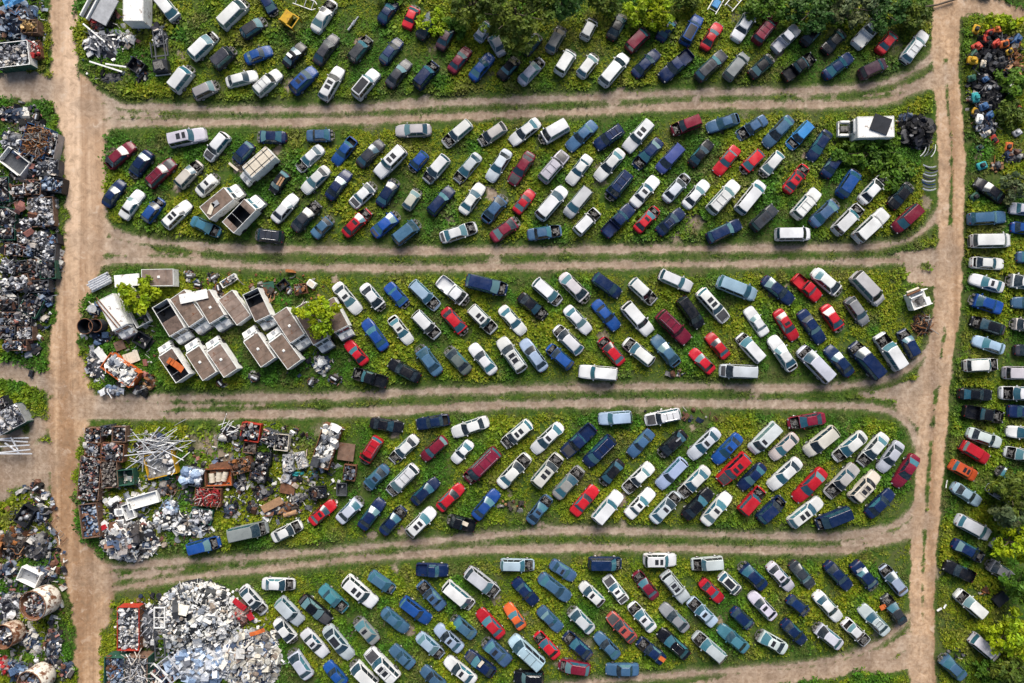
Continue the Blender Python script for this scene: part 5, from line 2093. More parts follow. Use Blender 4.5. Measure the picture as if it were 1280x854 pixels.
for x, y, lx, ly, deg, mt, lab in ((198.5, 773, 14, 26, 0, 'white', 'upright white window frame left of the white heap'), (199, 811, 13, 24, 3, 'darkgrey', 'dark rectangular frame below the white frame'), (211, 838, 18, 30, 38, 'alu', 'silver tilted frame at the bottom edge'), (196, 842, 12, 24, 50, 'white', 'white door frame at the bottom edge')):
    r = empty('metal_framework', P(x, y, 1.5), math.radians(deg)); r.location.z = 1.3; tag(r, lab, 'frame')
    L, W = lx / PPM, ly / PPM
    m = MB()
    for sg in (1, -1):
        m.box((sg * (L / 2 - 0.06), 0, 0), (0.12, W, 0.2)); m.box((0, sg * (W / 2 - 0.06), 0), (L - 0.25, 0.12, 0.19))
    m.build('frame_bar', MAT[mt], r)
    m = MB(); m.box((0, 0, 0), (L - 0.25, 0.07, 0.12)); m.build('cross_bar', MAT[mt], r)

# --- third field: corner by the road
open_bin(150, 463, 44, 22, -37, 'orange', 'white', 'orange container full of crumpled white sheet', h=1.6, fill=0.8, dens=10, size=1.2)
heap(120, 455, 12, 22, 1.0, 'alu', 'silver car parts at the left end of the orange container', dens=8)
plate('metal_sheet', P(126, 443, 0.8), (1.9, 1.0), math.radians(-50), 'white', 'white sheet leaning at the upper end of the orange container', 'panel', tilt=0.15)
heap(128, 424, 12, 9, 0.9, 'blue', 'bluish scrap below the black tank', dens=8)
heap(118, 388, 8, 9, 0.8, 'beige', 'pale lump of scrap left of the all-white truck', dens=8)
heap(152, 415, 12, 8, 0.6, 'dark', 'dark scrap below the all-white truck', dens=7)
heap(187, 478, 8, 10, 0.6, 'rust', 'brown scrap right of the orange container', dens=8)
heap(176, 487, 9, 6, 0.5, 'dark', 'dark scrap at the lower end of the orange container', dens=8)
heap(140, 488, 16, 6, 0.4, 'foil', 'pale sheets below the orange container', dens=5)
plate('metal_sheet', P(165, 447, 0.5), (2.0, 1.4), math.radians(20), 'cream', 'crumpled cream sheet right of the orange container', 'panel', bend=0.2)
plate('rusty_plate', P(150, 432, 0.4), (1.3, 1.2, 0.3), math.radians(20), 'brown', 'brown plate between the black crate and orange container', 'plate')
for x, y, rr, h_, mt, lab in ((106, 408, 9.5, 1.9, 'blackbox', 'open black tank standing at the road edge'), (119, 407, 8, 1.5, 'darkgrey', 'dark grey tank beside the open black tank')):
    r = empty('steel_tank', P(x, y, h_)); r.location.z = 0; tag(r, lab, 'tank')
    R0 = rr / PPM; m = MB(); n = 24
    vs = [(math.cos(t) * q, math.sin(t) * q, z) for q, z in ((R0 * 1.02, 0), (R0 * 1.02, h_), (R0 * 0.94, h_), (R0 * 0.94, 0.25)) for t in [2 * math.pi * k / n for k in range(n)]]
    m.mesh_of(vs, [(a * n + k, a * n + (k + 1) % n, (a + 1) * n + (k + 1) % n, (a + 1) * n + k) for a in range(3) for k in range(n)] + [tuple(3 * n + k for k in range(n))])
    m.build('shell', MAT[mt], r, smooth=False)
    m = MB(); m.tube([(math.cos(t) * R0, math.sin(t) * R0, h_) for t in [2 * math.pi * k / n for k in range(n + 1)]], 0.05, 6, cap=False); m.build('rim', MAT['rust'], r)
    FOOT.append((r.location.x, r.location.y, R0, R0, 0))
open_bin(177, 425, 18, 15, -35, 'blackbox', None, 'black open crate below the white bed frame', h=0.9, name='open_crate', group=None, cat='crate')
open_bin(170, 82, 18, 15, -35, 'blackbox', None, 'black open crate below the white trailer box', h=0.9, name='open_crate', group=None, cat='crate')
heap(177, 95, 8, 9, 0.5, 'mix', 'grey scrap beside the black crate, top left', dens=9)
heap(126, 55, 22, 18, 1.1, 'alu', 'heap of bent aluminium strips at the top left', dens=9, kind='plate', size=1.3)
heap(155, 51, 14, 10, 0.8, 'white', 'white strips right of the aluminium heap', dens=9, kind='plate', size=1.4)
heap(120, 30, 9, 6, 0.9, 'redwhite', 'dark red scrap between trailer and aluminium heap', dens=8)
heap(199, 43, 10, 14, 0.9, 'alu', 'silver engine scrap above the bare truck chassis', dens=10)
heap(140, 97, 18, 8, 0.4, 'dark', 'dark scrap in the weeds at the top left corner', dens=5)
for x0, y0, x1, y1, lab in ((104, 30, 140, 60, 'long white beam lying across the aluminium heap'), (112, 77, 153, 90, 'thin grey beam lying below the aluminium heap'), (132, 80, 158, 84, 'short grey beam beside the black crate')):
    m = MB(); m.tube([P(x0, y0, 1.0), P(x1, y1, 0.7)], 0.13, 4); single('steel_beam', m, 'white', lab, 'beam')
for i, (x, y, s, lab) in enumerate(((238, 345, 6, 'engine block above the truck with the loose panel'), (248, 356, 6, 'dark engine block right of the other engine, above the trucks'), (268, 347, 6, 'engine block left of the white frame, third field'), (274, 360, 6, 'greasy engine block below the white frame'), (319, 472, 7, 'bright engine block below the middle pair of trucks'), (276, 479, 6, 'dark engine block below the lower pair of trucks'),
    (362, 365, 5, 'engine block below the rusty box, third field'), (418, 473, 7, 'engine with pipes left of the black pickup'), (389, 478, 6, 'grey engine at the lower edge of the third field'), (47, 610, 7, 'engine lying on the bare side road, upper one'), (49, 624, 6, 'brown gearbox lying on the bare side road, lower one'), (47, 147, 6, 'dark engine at the road corner, upper left'), (296, 556, 5, 'yellowish engine below the white poles'))):
    r = empty('engine_block', P(x, y, 0.4), random.uniform(0, 3)); r.location.z = 0; tag(r, lab, 'engine', 'loose engines')
    k = s / 6
    m = MB(); m.box((0, 0, 0.35 * k), (0.8 * k, 0.55 * k, 0.6 * k), chamfer=0.06); m.box((0.45 * k, 0.1, 0.25), (0.4 * k, 0.4 * k, 0.4 * k), chamfer=0.05); m.build('block', MAT['engine' if i % 2 == 0 else 'bay'], r)
    m = MB(); m.box((0, 0.02, 0.7 * k), (0.7 * k, 0.2 * k, 0.14), chamfer=0.03); m.build('valve_cover', MAT['alu'], r)
    m = MB(); m.tube([(-0.3 * k, 0.35 * k, 0.4), (0, 0.5 * k, 0.5), (0.4 * k, 0.4 * k, 0.35)], 0.06, 6); m.build('manifold', MAT['rust'], r)
    m = MB(); m.tube([(-0.42 * k, 0, 0.35), (-0.5 * k, 0, 0.35)], 0.2 * k, 10); m.build('pulley', MAT['trim'], r)
    heap(x + random.uniform(-3, 3), y + random.uniform(-3, 3), s * 1.2, s * 1.1, 0.35, 'mix', 'loose parts round the ' + ' '.join(lab.split()[:12]), dens=7, mound=False, size=0.7)
open_bin(286, 351, 21, 8, 33, 'white', 'mix', 'narrow white frame of small parts above the trucks', h=0.7, name='parts_tray', group=None, cat='tray')
open_bin(376, 361, 15, 12, 5, 'rust', 'rust', 'rusty box of scrap right of the truck cluster top', h=0.8, group=None)
open_bin(353, 356, 14, 9, 40, 'blackbox', None, 'small dark frame box left of the rusty box', h=0.6, name='open_crate', group=None, cat='crate')
r = empty('kitchen_appliance', P(389, 355, 0.7), math.radians(-35)); r.location.z = 0; tag(r, 'small white box standing alone right of the rusty box', 'appliance')
m = MB(); m.box((0, 0, 0.4), (1.1, 0.85, 0.8), chamfer=0.05); m.build('case', MAT['white'], r)
m = MB(); m.box((0, 0, 0.81), (0.8, 0.6, 0.03), chamfer=0.01); m.build('lid', MAT['cream'], r)
plate('metal_sheet', P(336, 357, 0.4), (1.4, 0.9), math.radians(10), 'green', 'grey-green panel right of the torn truck', 'panel', bend=0.1)
heap(337, 366, 10, 6, 0.5, 'rust', 'rusty parts right of the torn truck', dens=8)
heap(402, 455, 12, 12, 0.9, 'beige', 'white and brown junk below the rightmost box truck', dens=9)
heap(330, 357, 6, 4, 0.4, 'dark', 'dark parts above the torn truck', dens=8)
heap(1154, 405, 13, 13, 0.9, 'rust', 'tangle of brown wire and branches below the stripped cab', dens=14, kind='tube')
heap(1147, 165, 21, 20, 1.3, 'black', 'black heap of tyres and rubber in the second field corner', dens=11, kind='disc', size=1.2)
heap(1132, 148, 10, 8, 0.8, 'mix', 'grey parts between box truck and tyre heap', dens=9)
heap(845, 520, 55, 9, 0.25, 'dark', 'scattered dark parts in weeds at the top of the fourth field', dens=1.6, mound=False)
heap(640, 632, 18, 8, 0.25, 'rust', 'scattered rusty bits in the weeds of the fourth field', dens=2.5, mound=False)
heap(845, 467, 12, 5, 0.3, 'dark', 'dark scrap in weeds at the lower edge of the third field', dens=4, mound=False)
heap(1195, 817, 12, 8, 0.25, 'dark', 'dark bits in weeds above the slate blue sedan', dens=3, mound=False)
heap(1230, 738, 8, 6, 0.4, 'rust', 'rusty bits right of the pickup bed', dens=6, mound=False)

# stacked bumpers: each a curved strip
for i in range(13):
    x, y = (1164, 228 - 0) if i < 0 else (1161 + random.gauss(0, 1.2) + (0 if i > 4 else 1), 196 + i * 3.6)
    a = math.radians((62, 66, 58, 70, -8, -14, 4, -6, -12, -3, -10, -5, -2)[i])
    if i < 4:
        x, y = 1156 + i * 4.2, 190
    c = P(x, y, 0.4 + 0.02 * i)
    R = Matrix.Rotation(a, 3, 'Z')
    m = MB(); n = 8
    for k in range(n):
        t0, t1 = (k / n * 2 - 1), ((k + 1) / n * 2 - 1)
        q = [Vector((t * 0.85, 0.22 * t * t, 0)) for t in (t0, t1)]
        for dz0, dz1, w0, w1 in ((0, 0.14, 0, 0.05), (0.14, 0.2, 0.05, 0.16)):
            m.face([c + R @ (q[0] + Vector((0, w0, dz0))), c + R @ (q[1] + Vector((0, w0, dz0))), c + R @ (q[1] + Vector((0, w1, dz1))), c + R @ (q[0] + Vector((0, w1, dz1)))])
    o = m.build('car_bumper', MAT[('white', 'chrome', 'darkgrey', 'white', 'white', 'trim', 'chrome', 'white', 'darkgrey', 'white', 'bluesteel', 'chrome', 'white')[i]])
    sol = o.modifiers.new('thickness', 'SOLIDIFY'); sol.thickness = 0.03
    tag(o, 'curved car bumper in the upright row below the tyre heap' if i < 4 else 'curved car bumper in the flat stack along the right road', 'bumper', 'bumpers standing in a row' if i < 4 else 'bumpers stacked flat')
FOOT.append((P(1162, 218).x, P(1162, 218).y, 1.2, 3.2, 0))

# --- left strip: crowded bins
heap(19, 26, 26, 27, 1.8, 'blue', 'big grey-blue scrap heap at the top left corner', dens=8)
open_bin(15, 68, 42, 30, 6, 'green', 'alu', 'white-rimmed green trough of silver scrap, upper left edge', h=1.6, ends='white', fill=0.7)
open_bin(37, 33, 20, 16, 0, 'brown', 'tan', 'brown bin of yellowish chips beside the corner heap', h=1.2)
open_bin(44, 62, 13, 20, 12, 'rust', 'redwhite', 'small dark red bin right of the green trough', h=0.9)
open_bin(44, 176, 31, 38, -12, 'bluesteel', 'rust', 'blue bin with a tangle of brown wire', h=1.6, kind='tube', size=1.0, dens=22)
open_bin(63, 182, 14, 31, -12, 'grey', 'mix', 'narrow grey bin of mixed scrap beside the blue bin', h=1.3)
R_ = [('brown', 'mix'), ('darkgrey', 'dark'), ('darkgrey', 'alu'), ('brown', 'alu'), ('blackbox', 'blue'), ('darkgrey', 'mix'), ('green', 'dark')]
LS = [(60, 210, 26, 19, -3, 2, 'grey-black bin of pale discs below the narrow grey bin'), (66, 231, 25, 18, -4, 4, 'black bin of bluish parts, second below the narrow grey bin'), (42, 234, 18, 18, -2, 0, 'brown bin left of the bluish parts bin'), (24, 238, 17, 13, 3, 3, 'low brown bin of silver rods, left strip'),
      (4, 237, 16, 31, 0, 6, 'green bin cut by the left edge beside the silver rods'), (52, 265, 31, 36, 0, 3, 'large brown-rimmed bin of silver scrap, left strip'), (8, 272, 24, 24, -8, 6, 'green bin of white round parts at the left edge'), (9, 292, 20, 16, -4, 6, 'dark green bin below the white round parts'),
      (32, 281, 15, 13, 0, 2, 'small grey bin of white parts left of the large bin foot'), (32, 297, 19, 17, 0, 3, 'bin of small white parts, middle of left strip'), (50, 301, 18, 21, 2, 2, 'bin of grey castings right of the small white parts'), (66, 299, 13, 12, 5, 4, 'small bluish bin on the road side, left strip'),
      (37, 314, 14, 15, 0, 4, 'bin of blue-grey parts below the small white parts'), (48, 316, 10, 14, 0, 1, 'narrow dark bin right of the blue-grey parts'), (62, 316, 15, 22, 0, 2, 'tall grey bin near the road, middle of left strip'), (18, 312, 23, 15, -5, 0, 'brown bin of mixed red and grey scrap, left strip'),
      (60, 337, 19, 22, 0, 6, 'dark green bin with white papers and blue rags'), (43, 337, 15, 25, 0, 0, 'brown bin beside the dark green paper bin'), (11, 333, 19, 16, -10, 2, 'grey bin of pipes at the left edge'), (28, 333, 12, 14, 5, 1, 'small dark bin between pipes and paper bin'),
      (28, 353, 18, 17, 10, 3, 'brown bin of white sheet ends, lower middle of strip'), (11, 356, 20, 15, 8, 2, 'grey bin of engine parts at the left edge'), (49, 358, 24, 14, 0, 1, 'dark bin with one red piece, lower left strip'),
      (40, 381, 24, 27, -32, 6, 'tilted dark green bin of grey sheet, lower left strip'), (11, 379, 26, 15, 3, 1, 'dark grey bin of dark parts left of the tilted bin'), (9, 399, 21, 17, -3, 0, 'brown bin at the left edge, below the dark parts'), (30, 399, 20, 17, -5, 5, 'grey bin of mixed tubes below the tilted bin'),
      (9, 416, 20, 15, 0, 1, 'dark bin at the left edge, second from the strip end'), (32, 417, 19, 16, -4, 3, 'brown bin of white tubes near the strip end'), (20, 432, 28, 12, -3, 0, 'low brown bin closing the upper left strip')]
for x, y, lx, ly, deg, k, lab in LS:
    open_bin(x, y, lx, ly, deg, R_[k][0], R_[k][1], lab, h=random.uniform(0.8, 1.2), dens=19, group='scrap bins of the left strip')
heap(18, 143, 20, 11, 1.0, 'mix', 'mixed scrap heap below the upper side road', dens=8)
heap(16, 176, 14, 14, 1.1, 'alu', 'silver scrap heap left of the blue wire bin', dens=8)
heap(42, 214, 12, 9, 0.8, 'dark', 'dark scrap between the blue bin and the pale discs', dens=8)
heap(58, 372, 8, 14, 0.9, 'blue', 'bluish scrap right of the tilted green bin', dens=9)
heap(44, 436, 7, 7, 0.6, 'mix', 'small scrap pile at the end of the upper left strip', dens=9)
heap(74, 330, 5, 18, 0.3, 'dark', 'dark scrap along the road beside the paper bin', dens=6, mound=False)
open_shell('van_roof', 17, 202, 34, 22, -38, 1.3, 'white', 'darkgrey', 'bent white van roof shell at the left edge', 'van roof')
r = empty('tyre', P(39, 467, 0.2), 1.3); r.location.z = 0; tag(r, 'dark battery box lying alone on the grey side road', 'battery box')
m = MB(); m.box((0, 0, 0.2), (0.9, 0.5, 0.4), chamfer=0.06); m.build('case', MAT['blackbox'], r)
m = MB(); m.box((0, 0, 0.42), (0.5, 0.1, 0.06)); m.build('handle', MAT['trim'], r)
r.name = 'battery_box'
open_bin(11, 524, 36, 26, 28, 'green', 'alu', 'grey-green bin of pale scrap below the lower side road', h=1.4, ends='grey')
open_bin(2, 506, 16, 16, 28, 'blackbox', 'dark', 'black bin cut by the left edge below the side road', h=1.2)
open_bin(31, 645, 17, 24, -32, 'blackbox', None, 'tilted dark bin holding three grey cylinders', h=1.2)
for i, (x, y) in enumerate(((30, 640), (35, 646), (27, 648))):
    m = MB(); c = P(x, y, 0.4); m.tube([(c.x, c.y, 0.1), (c.x, c.y, 0.7)], 0.3, 12); m.tube([(c.x, c.y, 0.7), (c.x, c.y, 0.85)], [0.3, 0.12], 12)
    single('gas_cylinder', m, 'grey', ('upper', 'right', 'lower left')[i] + ' grey cylinder inside the tilted dark bin', 'gas cylinder', 'cylinders in the dark bin')
heap(51, 643, 8, 12, 0.8, 'mix', 'grey scrap right of the tilted dark bin', dens=9)
heap(18, 682, 28, 20, 1.4, 'rust', 'rusty orange scrap heap at the lower left edge', dens=9)
heap(46, 684, 15, 19, 1.5, 'dark', 'dark scrap heap beside the rusty orange heap', dens=9)
heap(10, 712, 16, 10, 1.0, 'mix', 'mixed scrap below the rusty orange heap', dens=8)
heap(14, 757, 16, 16, 1.1, 'alu', 'silver scrap left of the largest tank', dens=9)
heap(38, 800, 14, 14, 1.0, 'beige', 'pale scrap between the three tanks', dens=9)
heap(66, 812, 11, 28, 1.0, 'mix', 'grey scrap along the road below the largest tank', dens=8)
heap(22, 838, 14, 14, 0.9, 'blue', 'blue and dark scrap at the bottom left corner', dens=8)
heap(5, 832, 8, 12, 0.9, 'redwhite', 'red scrap at the bottom left corner', dens=6)
heap(82, 838, 9, 12, 0.8, 'mix', 'grey scrap right of the lowest tank', dens=8)
heap(52, 716, 12, 9, 0.8, 'beige', 'pale bent sheets right of the white cab frame', dens=8, kind='plate')
open_shell('bare_cab', 35, 722, 26, 18, -25, 1.4, 'white', 'grey', 'white cab frame lying above the largest tank', 'cab frame')
for mx, my, rr, az, Lr, mt, lab in ((45, 757, 18.5, 10, 3.0, 'white', 'largest white tank standing open and packed with scrap'), (7, 797, 15, -5, 2.4, 'cream', 'rusty cream tank open at the lower left edge'), (40, 854, 17, 30, 2.9, 'white', 'white open tank cut by the bottom edge')):
    R0 = rr / PPM * (H - Lr) / H
    r = empty('storage_tank', P(mx, my, Lr), math.radians(az)); r.location.z = 0; tag(r, lab, 'tank', 'open tanks in the lower left')
    n = 32
    M = Matrix.Rotation(math.radians(-9), 4, 'Y')
    ring = [2 * math.pi * k / n for k in range(n)]
    prof = [(Lr, 0.95), (Lr, 1.0), (0.75, 1.0), (0.35, 0.93), (0.05, 0.72), (-0.1, 0.0)]
    m = MB()
    vs = [M @ Vector((math.cos(t) * R0 * q, math.sin(t) * R0 * q, z)) for z, q in prof for t in ring]
    m.mesh_of(vs, [(i * n + k, (i + 1) * n + k, (i + 1) * n + (k + 1) % n, i * n + (k + 1) % n) for i in range(len(prof) - 1) for k in range(n)])
    m.build('shell', MAT['tank_' + mt], r, smooth=True)
    m = MB(); vs = [M @ Vector((math.cos(t) * R0 * q, math.sin(t) * R0 * q, z)) for z, q in ((Lr, 0.95), (Lr - 0.9, 0.93)) for t in ring]
    m.mesh_of(vs, [(k, (k + 1) % n, n + (k + 1) % n, n + k) for k in range(n)] + [tuple(n + k for k in range(n))])
    m.build('lining', MAT['rust'], r, smooth=True)
    m = MB(); m.tube([M @ Vector((math.cos(t) * R0, math.sin(t) * R0, Lr)) for t in ring + [0.0001]], 0.06, 6, cap=False); m.build('cut_edge', MAT['rust'], r)
    FOOT.append((r.location.x, r.location.y, R0, R0, 0))
    m = MB()
    scrap_into(m, -0.4, 0, R0 * 0.82, R0 * 0.84, 0, Lr - 0.75, 0.55, 'mix', 95, dome=True, size=0.85)
    o = m.build('scrap_load', MAT['scrap'], tone=True); o.location = r.location; o.rotation_euler = r.rotation_euler
    tag(o, 'scrap filling the ' + lab, 'scrap', kind='stuff')

# --- right strip, top: a heap of garden machines
heap(1238, 95, 30, 62, 0.35, 'black', 'dark oily parts strewn all round the garden machines', dens=5, mound=False)
heap(1266, 75, 14, 30, 0.5, 'rust', 'rusty parts on the right of the garden machine heap', dens=6, mound=False)
heap(1225, 130, 16, 40, 0.4, 'mix', 'mixed small parts left of the garden machine heap', dens=5, mound=False)
# --- litter between the bins
for x, y, rx, ry, dn, pl, lab in ((34, 285, 40, 160, 4.5, 'dark', 'scrap litter between the bins of the left strip'), (34, 300, 38, 150, 3.0, 'alu', 'pale scrap litter between the bins of the left strip'), (42, 720, 42, 120, 4.0, 'mix', 'scrap litter round the tanks of the left strip'), (30, 760, 40, 110, 1.8, 'alu', 'silver litter round the tanks of the left strip'),
        (190, 610, 92, 78, 2.2, 'mix', 'scrap litter all over the bin yard'), (330, 590, 90, 62, 2.2, 'dark', 'dark scrap litter right of the bin yard'), (350, 600, 80, 60, 1.2, 'white', 'pale scrap litter right of the bin yard'), (180, 640, 70, 50, 2.2, 'white', 'pale scrap litter below the white tub'), (150, 430, 48, 62, 1.6, 'mix', 'scrap litter at the left end of the third field'),
        (330, 360, 80, 24, 1.2, 'rust', 'scrap litter above the box trucks'), (370, 440, 50, 40, 0.8, 'dark', 'scrap litter right of the box trucks'), (250, 790, 105, 62, 1.6, 'white', 'pale litter round the great white heap'), (190, 800, 40, 60, 3.0, 'dark', 'dark litter by the green containers'), (20, 30, 40, 55, 3.5, 'mix', 'scrap litter at the top left corner'), (140, 60, 42, 50, 1.3, 'mix', 'scrap litter round the aluminium heap')):
    c = P(x, y); m = MB()
    scrap_into(m, c.x, c.y, rx / PPM, ry / PPM, 0, 0.03, 0.28, pl, int(math.pi * rx * ry / PPM / PPM * dn), 'any', dome=False, size=0.85, boxy=False)
    tag(m.build('scrap_litter', MAT['scrap'], tone=True), lab, 'scrap', kind='stuff')
heap(1246, 70, 22, 30, 0.9, 'black', 'dark heap of engines under the coloured garden machines', dens=8)
heap(1238, 118, 17, 28, 0.8, 'black', 'dark parts in the lower end of the garden machine heap', dens=8)
heap(1236, 160, 12, 14, 0.6, 'mix', 'grey parts below the garden machine heap', dens=7)
heap(1245, 208, 8, 7, 0.4, 'rust', 'brown parts on bare soil, right strip', dens=6)
heap(1266, 195, 12, 10, 0.5, 'dark', 'dark parts near the right edge', dens=6)
GM = [(1221, 36, 'yellow', 70), (1235, 41, 'redsteel', 20), (1245, 38, 'orange', 0), (1229, 50, 'redsteel', 100), (1221, 59, 'redsteel', 30), (1242, 56, 'redsteel', 40), (1253, 56, 'orange', 15), (1262, 52, 'bluesteel', 20), (1271, 49, 'bluesteel', 60), (1216, 68, 'green', 50),
      (1214, 77, 'yellow', -10), (1259, 66, 'yellow', 30), (1227, 81, 'cream', 80), (1252, 83, 'redsteel', 15), (1233, 73, 'darkgrey', 60), (1250, 75, 'darkgrey', 20), (1214, 98, 'green', 15), (1231, 100, 'bluesteel', 30), (1236, 110, 'grey', 60), (1263, 112, 'white', 85),
      (1217, 123, 'teal', 100), (1229, 134, 'bluesteel', 25), (1236, 144, 'bluesteel', 40), (1218, 139, 'yellow', 70), (1221, 150, 'white', 80), (1223, 160, 'white', 85), (1244, 174, 'redsteel', 120), (1236, 166, 'cream', 30), (1227, 184, 'green', 30), (1263, 183, 'orange', 80), (1273, 166, 'grey', 30), (1229, 207, 'teal', 20), (1220, 245, 'green', 40), (1270, 137, 'redsteel', 60)]
CN = {'yellow': 'yellow', 'redsteel': 'red', 'orange': 'orange', 'bluesteel': 'blue', 'green': 'green', 'cream': 'pale', 'darkgrey': 'dark grey', 'grey': 'grey', 'white': 'white', 'teal': 'teal'}
cnt = {}
for x, y, mt, deg in GM:
    cnt.setdefault(mt, []).append((x, y))
for x, y, mt, deg in GM:
    same = sorted(cnt[mt], key=lambda p: p[1])
    k = same.index((x, y))
    o_ = ('topmost', 'second', 'third', 'fourth', 'fifth', 'sixth', 'seventh', 'eighth')[k]
    lab = ('%s garden machine in the heap by the right road' % CN[mt]) if len(same) == 1 else ('%s %s garden machine from the top, by the right road' % (o_, CN[mt])).replace('topmost', 'topmost of the').replace('of the %s garden machine from the top' % CN[mt], 'of the %s garden machines' % CN[mt])
    r = empty('lawn_mower', P(x, y, 0.5), math.radians(deg)); r.location.z = random.uniform(0.1, 0.7) if y < 170 else 0.0
    r.rotation_euler[0] = random.gauss(0, 0.2)
    tag(r, lab, 'garden machine', 'garden machines in the heap')
    s = random.uniform(0.8, 1.35)
    m = MB(); m.box((0, 0, 0.22 * s), (1.0 * s, 0.75 * s, 0.28 * s), chamfer=0.1 * s); m.build('deck', MAT[mt], r)
    m = MB(); m.box((-0.05, 0, 0.48 * s), (0.45 * s, 0.4 * s, 0.28 * s), chamfer=0.06 * s); m.build('engine', MAT['trim' if random.random() < 0.6 else mt], r)
    for sx in (0.36, -0.36):
        for sy in (0.4, -0.4):
            m = MB(); m.tube([(sx * s, (sy - 0.04) * s, 0.12 * s), (sx * s, (sy + 0.04) * s, 0.12 * s)], 0.13 * s, 10); m.build('wheel', MAT['rubber'], r)
    m = MB(); m.tube([(-0.45 * s, 0.28 * s, 0.3), (-0.95 * s, 0.28 * s, 0.75), (-0.95 * s, -0.28 * s, 0.75), (-0.45 * s, -0.28 * s, 0.3)], 0.022, 5); m.build('handle', MAT['trim'], r)
# scattered bumpers and door parts near the right edge
for x, y, sz, a, mt, lab in ((1174, 762, (0.7, 0.25), 30, 'white', 'white scrap piece lying in grass beside the right road, left one'), (1181, 758, (0.6, 0.2), 60, 'white', 'white scrap piece lying in grass beside the right road, right one'), (1247, 646, (1.1, 0.8), 20, 'cream', 'grey tank lid half hidden by the trees, right strip'), (1243, 680, (1.3, 1.2, 0.5), 55, 'grey', 'small grey trailer body below the tank lid, right strip'), (1249, 748, (1.8, 1.3, 0.8), 40, 'blackbox', 'black steel box below the grey sedan, right strip'), (1183, 605, (1.0, 0.12), 80, 'white', 'thin white trim strip left of a pale blue sedan, right strip')):
    plate('metal_sheet', P(x, y, 0.3), sz, math.radians(a), mt, lab, 'scrap piece', bend=0.05)
m = MB(); m.tube([P(1152, 9, 0.25), P(1172, 6, 0.3), P(1194, -1, 0.3)], [0.09, 0.12, 0.16], 7); single('fallen_branch', m, 'bark', 'bare branch lying across the top of the right road', 'branch')
# ------------------------------------------------------------------ trees, bushes and weeds
def tree_mesh(rx, ry, h, z0, n_clump, leaf, tone, seed, shape=1.0):
    """uneven crown of leaf clumps; returns the crown mesh"""
    g = np.random.default_rng(seed)
    V, T = [], []
    ph = g.uniform(0, 6.28, 4)
    cl = []
    while len(cl) < n_clump:
        p = g.uniform(-1, 1, 3)
        a = math.atan2(p[1], p[0])
        lim = 0.80 + 0.14 * math.sin(3 * a + ph[0]) + 0.10 * math.sin(5 * a + ph[1]) + 0.06 * math.sin(9 * a + ph[2])
        r = math.hypot(p[0], p[1])
        rr = math.sqrt(r * r + (p[2] if p[2] > 0 else p[2] * 1.2) ** 2 * shape)
        if rr > lim or rr < 0.35 or p[2] < -0.75:
            continue
        cl.append((p[0] * rx, p[1] * ry, z0 + h * (0.5 + 0.5 * p[2]) + 0.0))
    for c in cl:
        k = int(g.integers(26, 44))
        R = g.uniform(0.35, 0.75) * min(1.0, rx / 2.2)
        d = g.normal(size=(k, 3)); d /= np.linalg.norm(d, axis=1)[:, None]
        pos = np.array(c) + d * R * g.uniform(0.3, 1.0, (k, 1)) * np.array([1, 1, 0.6])
        s = leaf * g.uniform(0.6, 1.3, k)
        up = g.normal(size=(k, 3)) * 0.55 + np.array([0, 0, 1.0]) + d * 0.4
        up /= np.linalg.norm(up, axis=1)[:, None]
        ax = np.cross(up, g.normal(size=(k, 3))); ax /= np.linalg.norm(ax, axis=1)[:, None]
        ay = np.cross(up, ax)
        s3 = s[:, None]
        q = np.stack([pos - ax * s3, pos - ay * s3 * 0.5 + up * s3 * 0.1, pos + ax * s3, pos + ay * s3 * 0.5 + up * s3 * 0.1], 1)
        V.append(q)
        b = g.uniform(0.7, 1.35)
        y = g.uniform(-0.3, 0.5)
        col = np.array(tone) * b * np.array([1 + 0.5 * y, 1 + 0.1 * y, 1 - 0.3 * y])
        T.append(np.clip(col[None, :] * g.uniform(0.75, 1.25, (k, 1)), 0.002, 0.5))
    return quad_mesh('crown', np.concatenate(V), np.concatenate(T), MAT['leaf'])


def quad_mesh(name, V, T, mat):
    n = len(V)
    me = bpy.data.meshes.new(name)
    me.vertices.add(n * 4); me.vertices.foreach_set('co', V.astype(np.float32).ravel())
    me.loops.add(n * 4); me.loops.foreach_set('vertex_index', np.arange(n * 4, dtype=np.int32))
    me.polygons.add(n); me.polygons.foreach_set('loop_start', np.arange(0, n * 4, 4, dtype=np.int32))
    a = me.attributes.new('tone', 'FLOAT_COLOR', 'FACE')
    a.data.foreach_set('color', np.concatenate([T, np.ones((n, 1))], 1).astype(np.float32).ravel())
    me.materials.append(mat)
    me.update(calc_edges=True)
    return me


GREENS = {'lime': (0.25, 0.35, 0.008), 'mid': (0.085, 0.18, 0.016), 'dark': (0.045, 0.115, 0.020), 'olive': (0.10, 0.15, 0.020), 'grey': (0.11, 0.15, 0.065)}
_ti = [0]


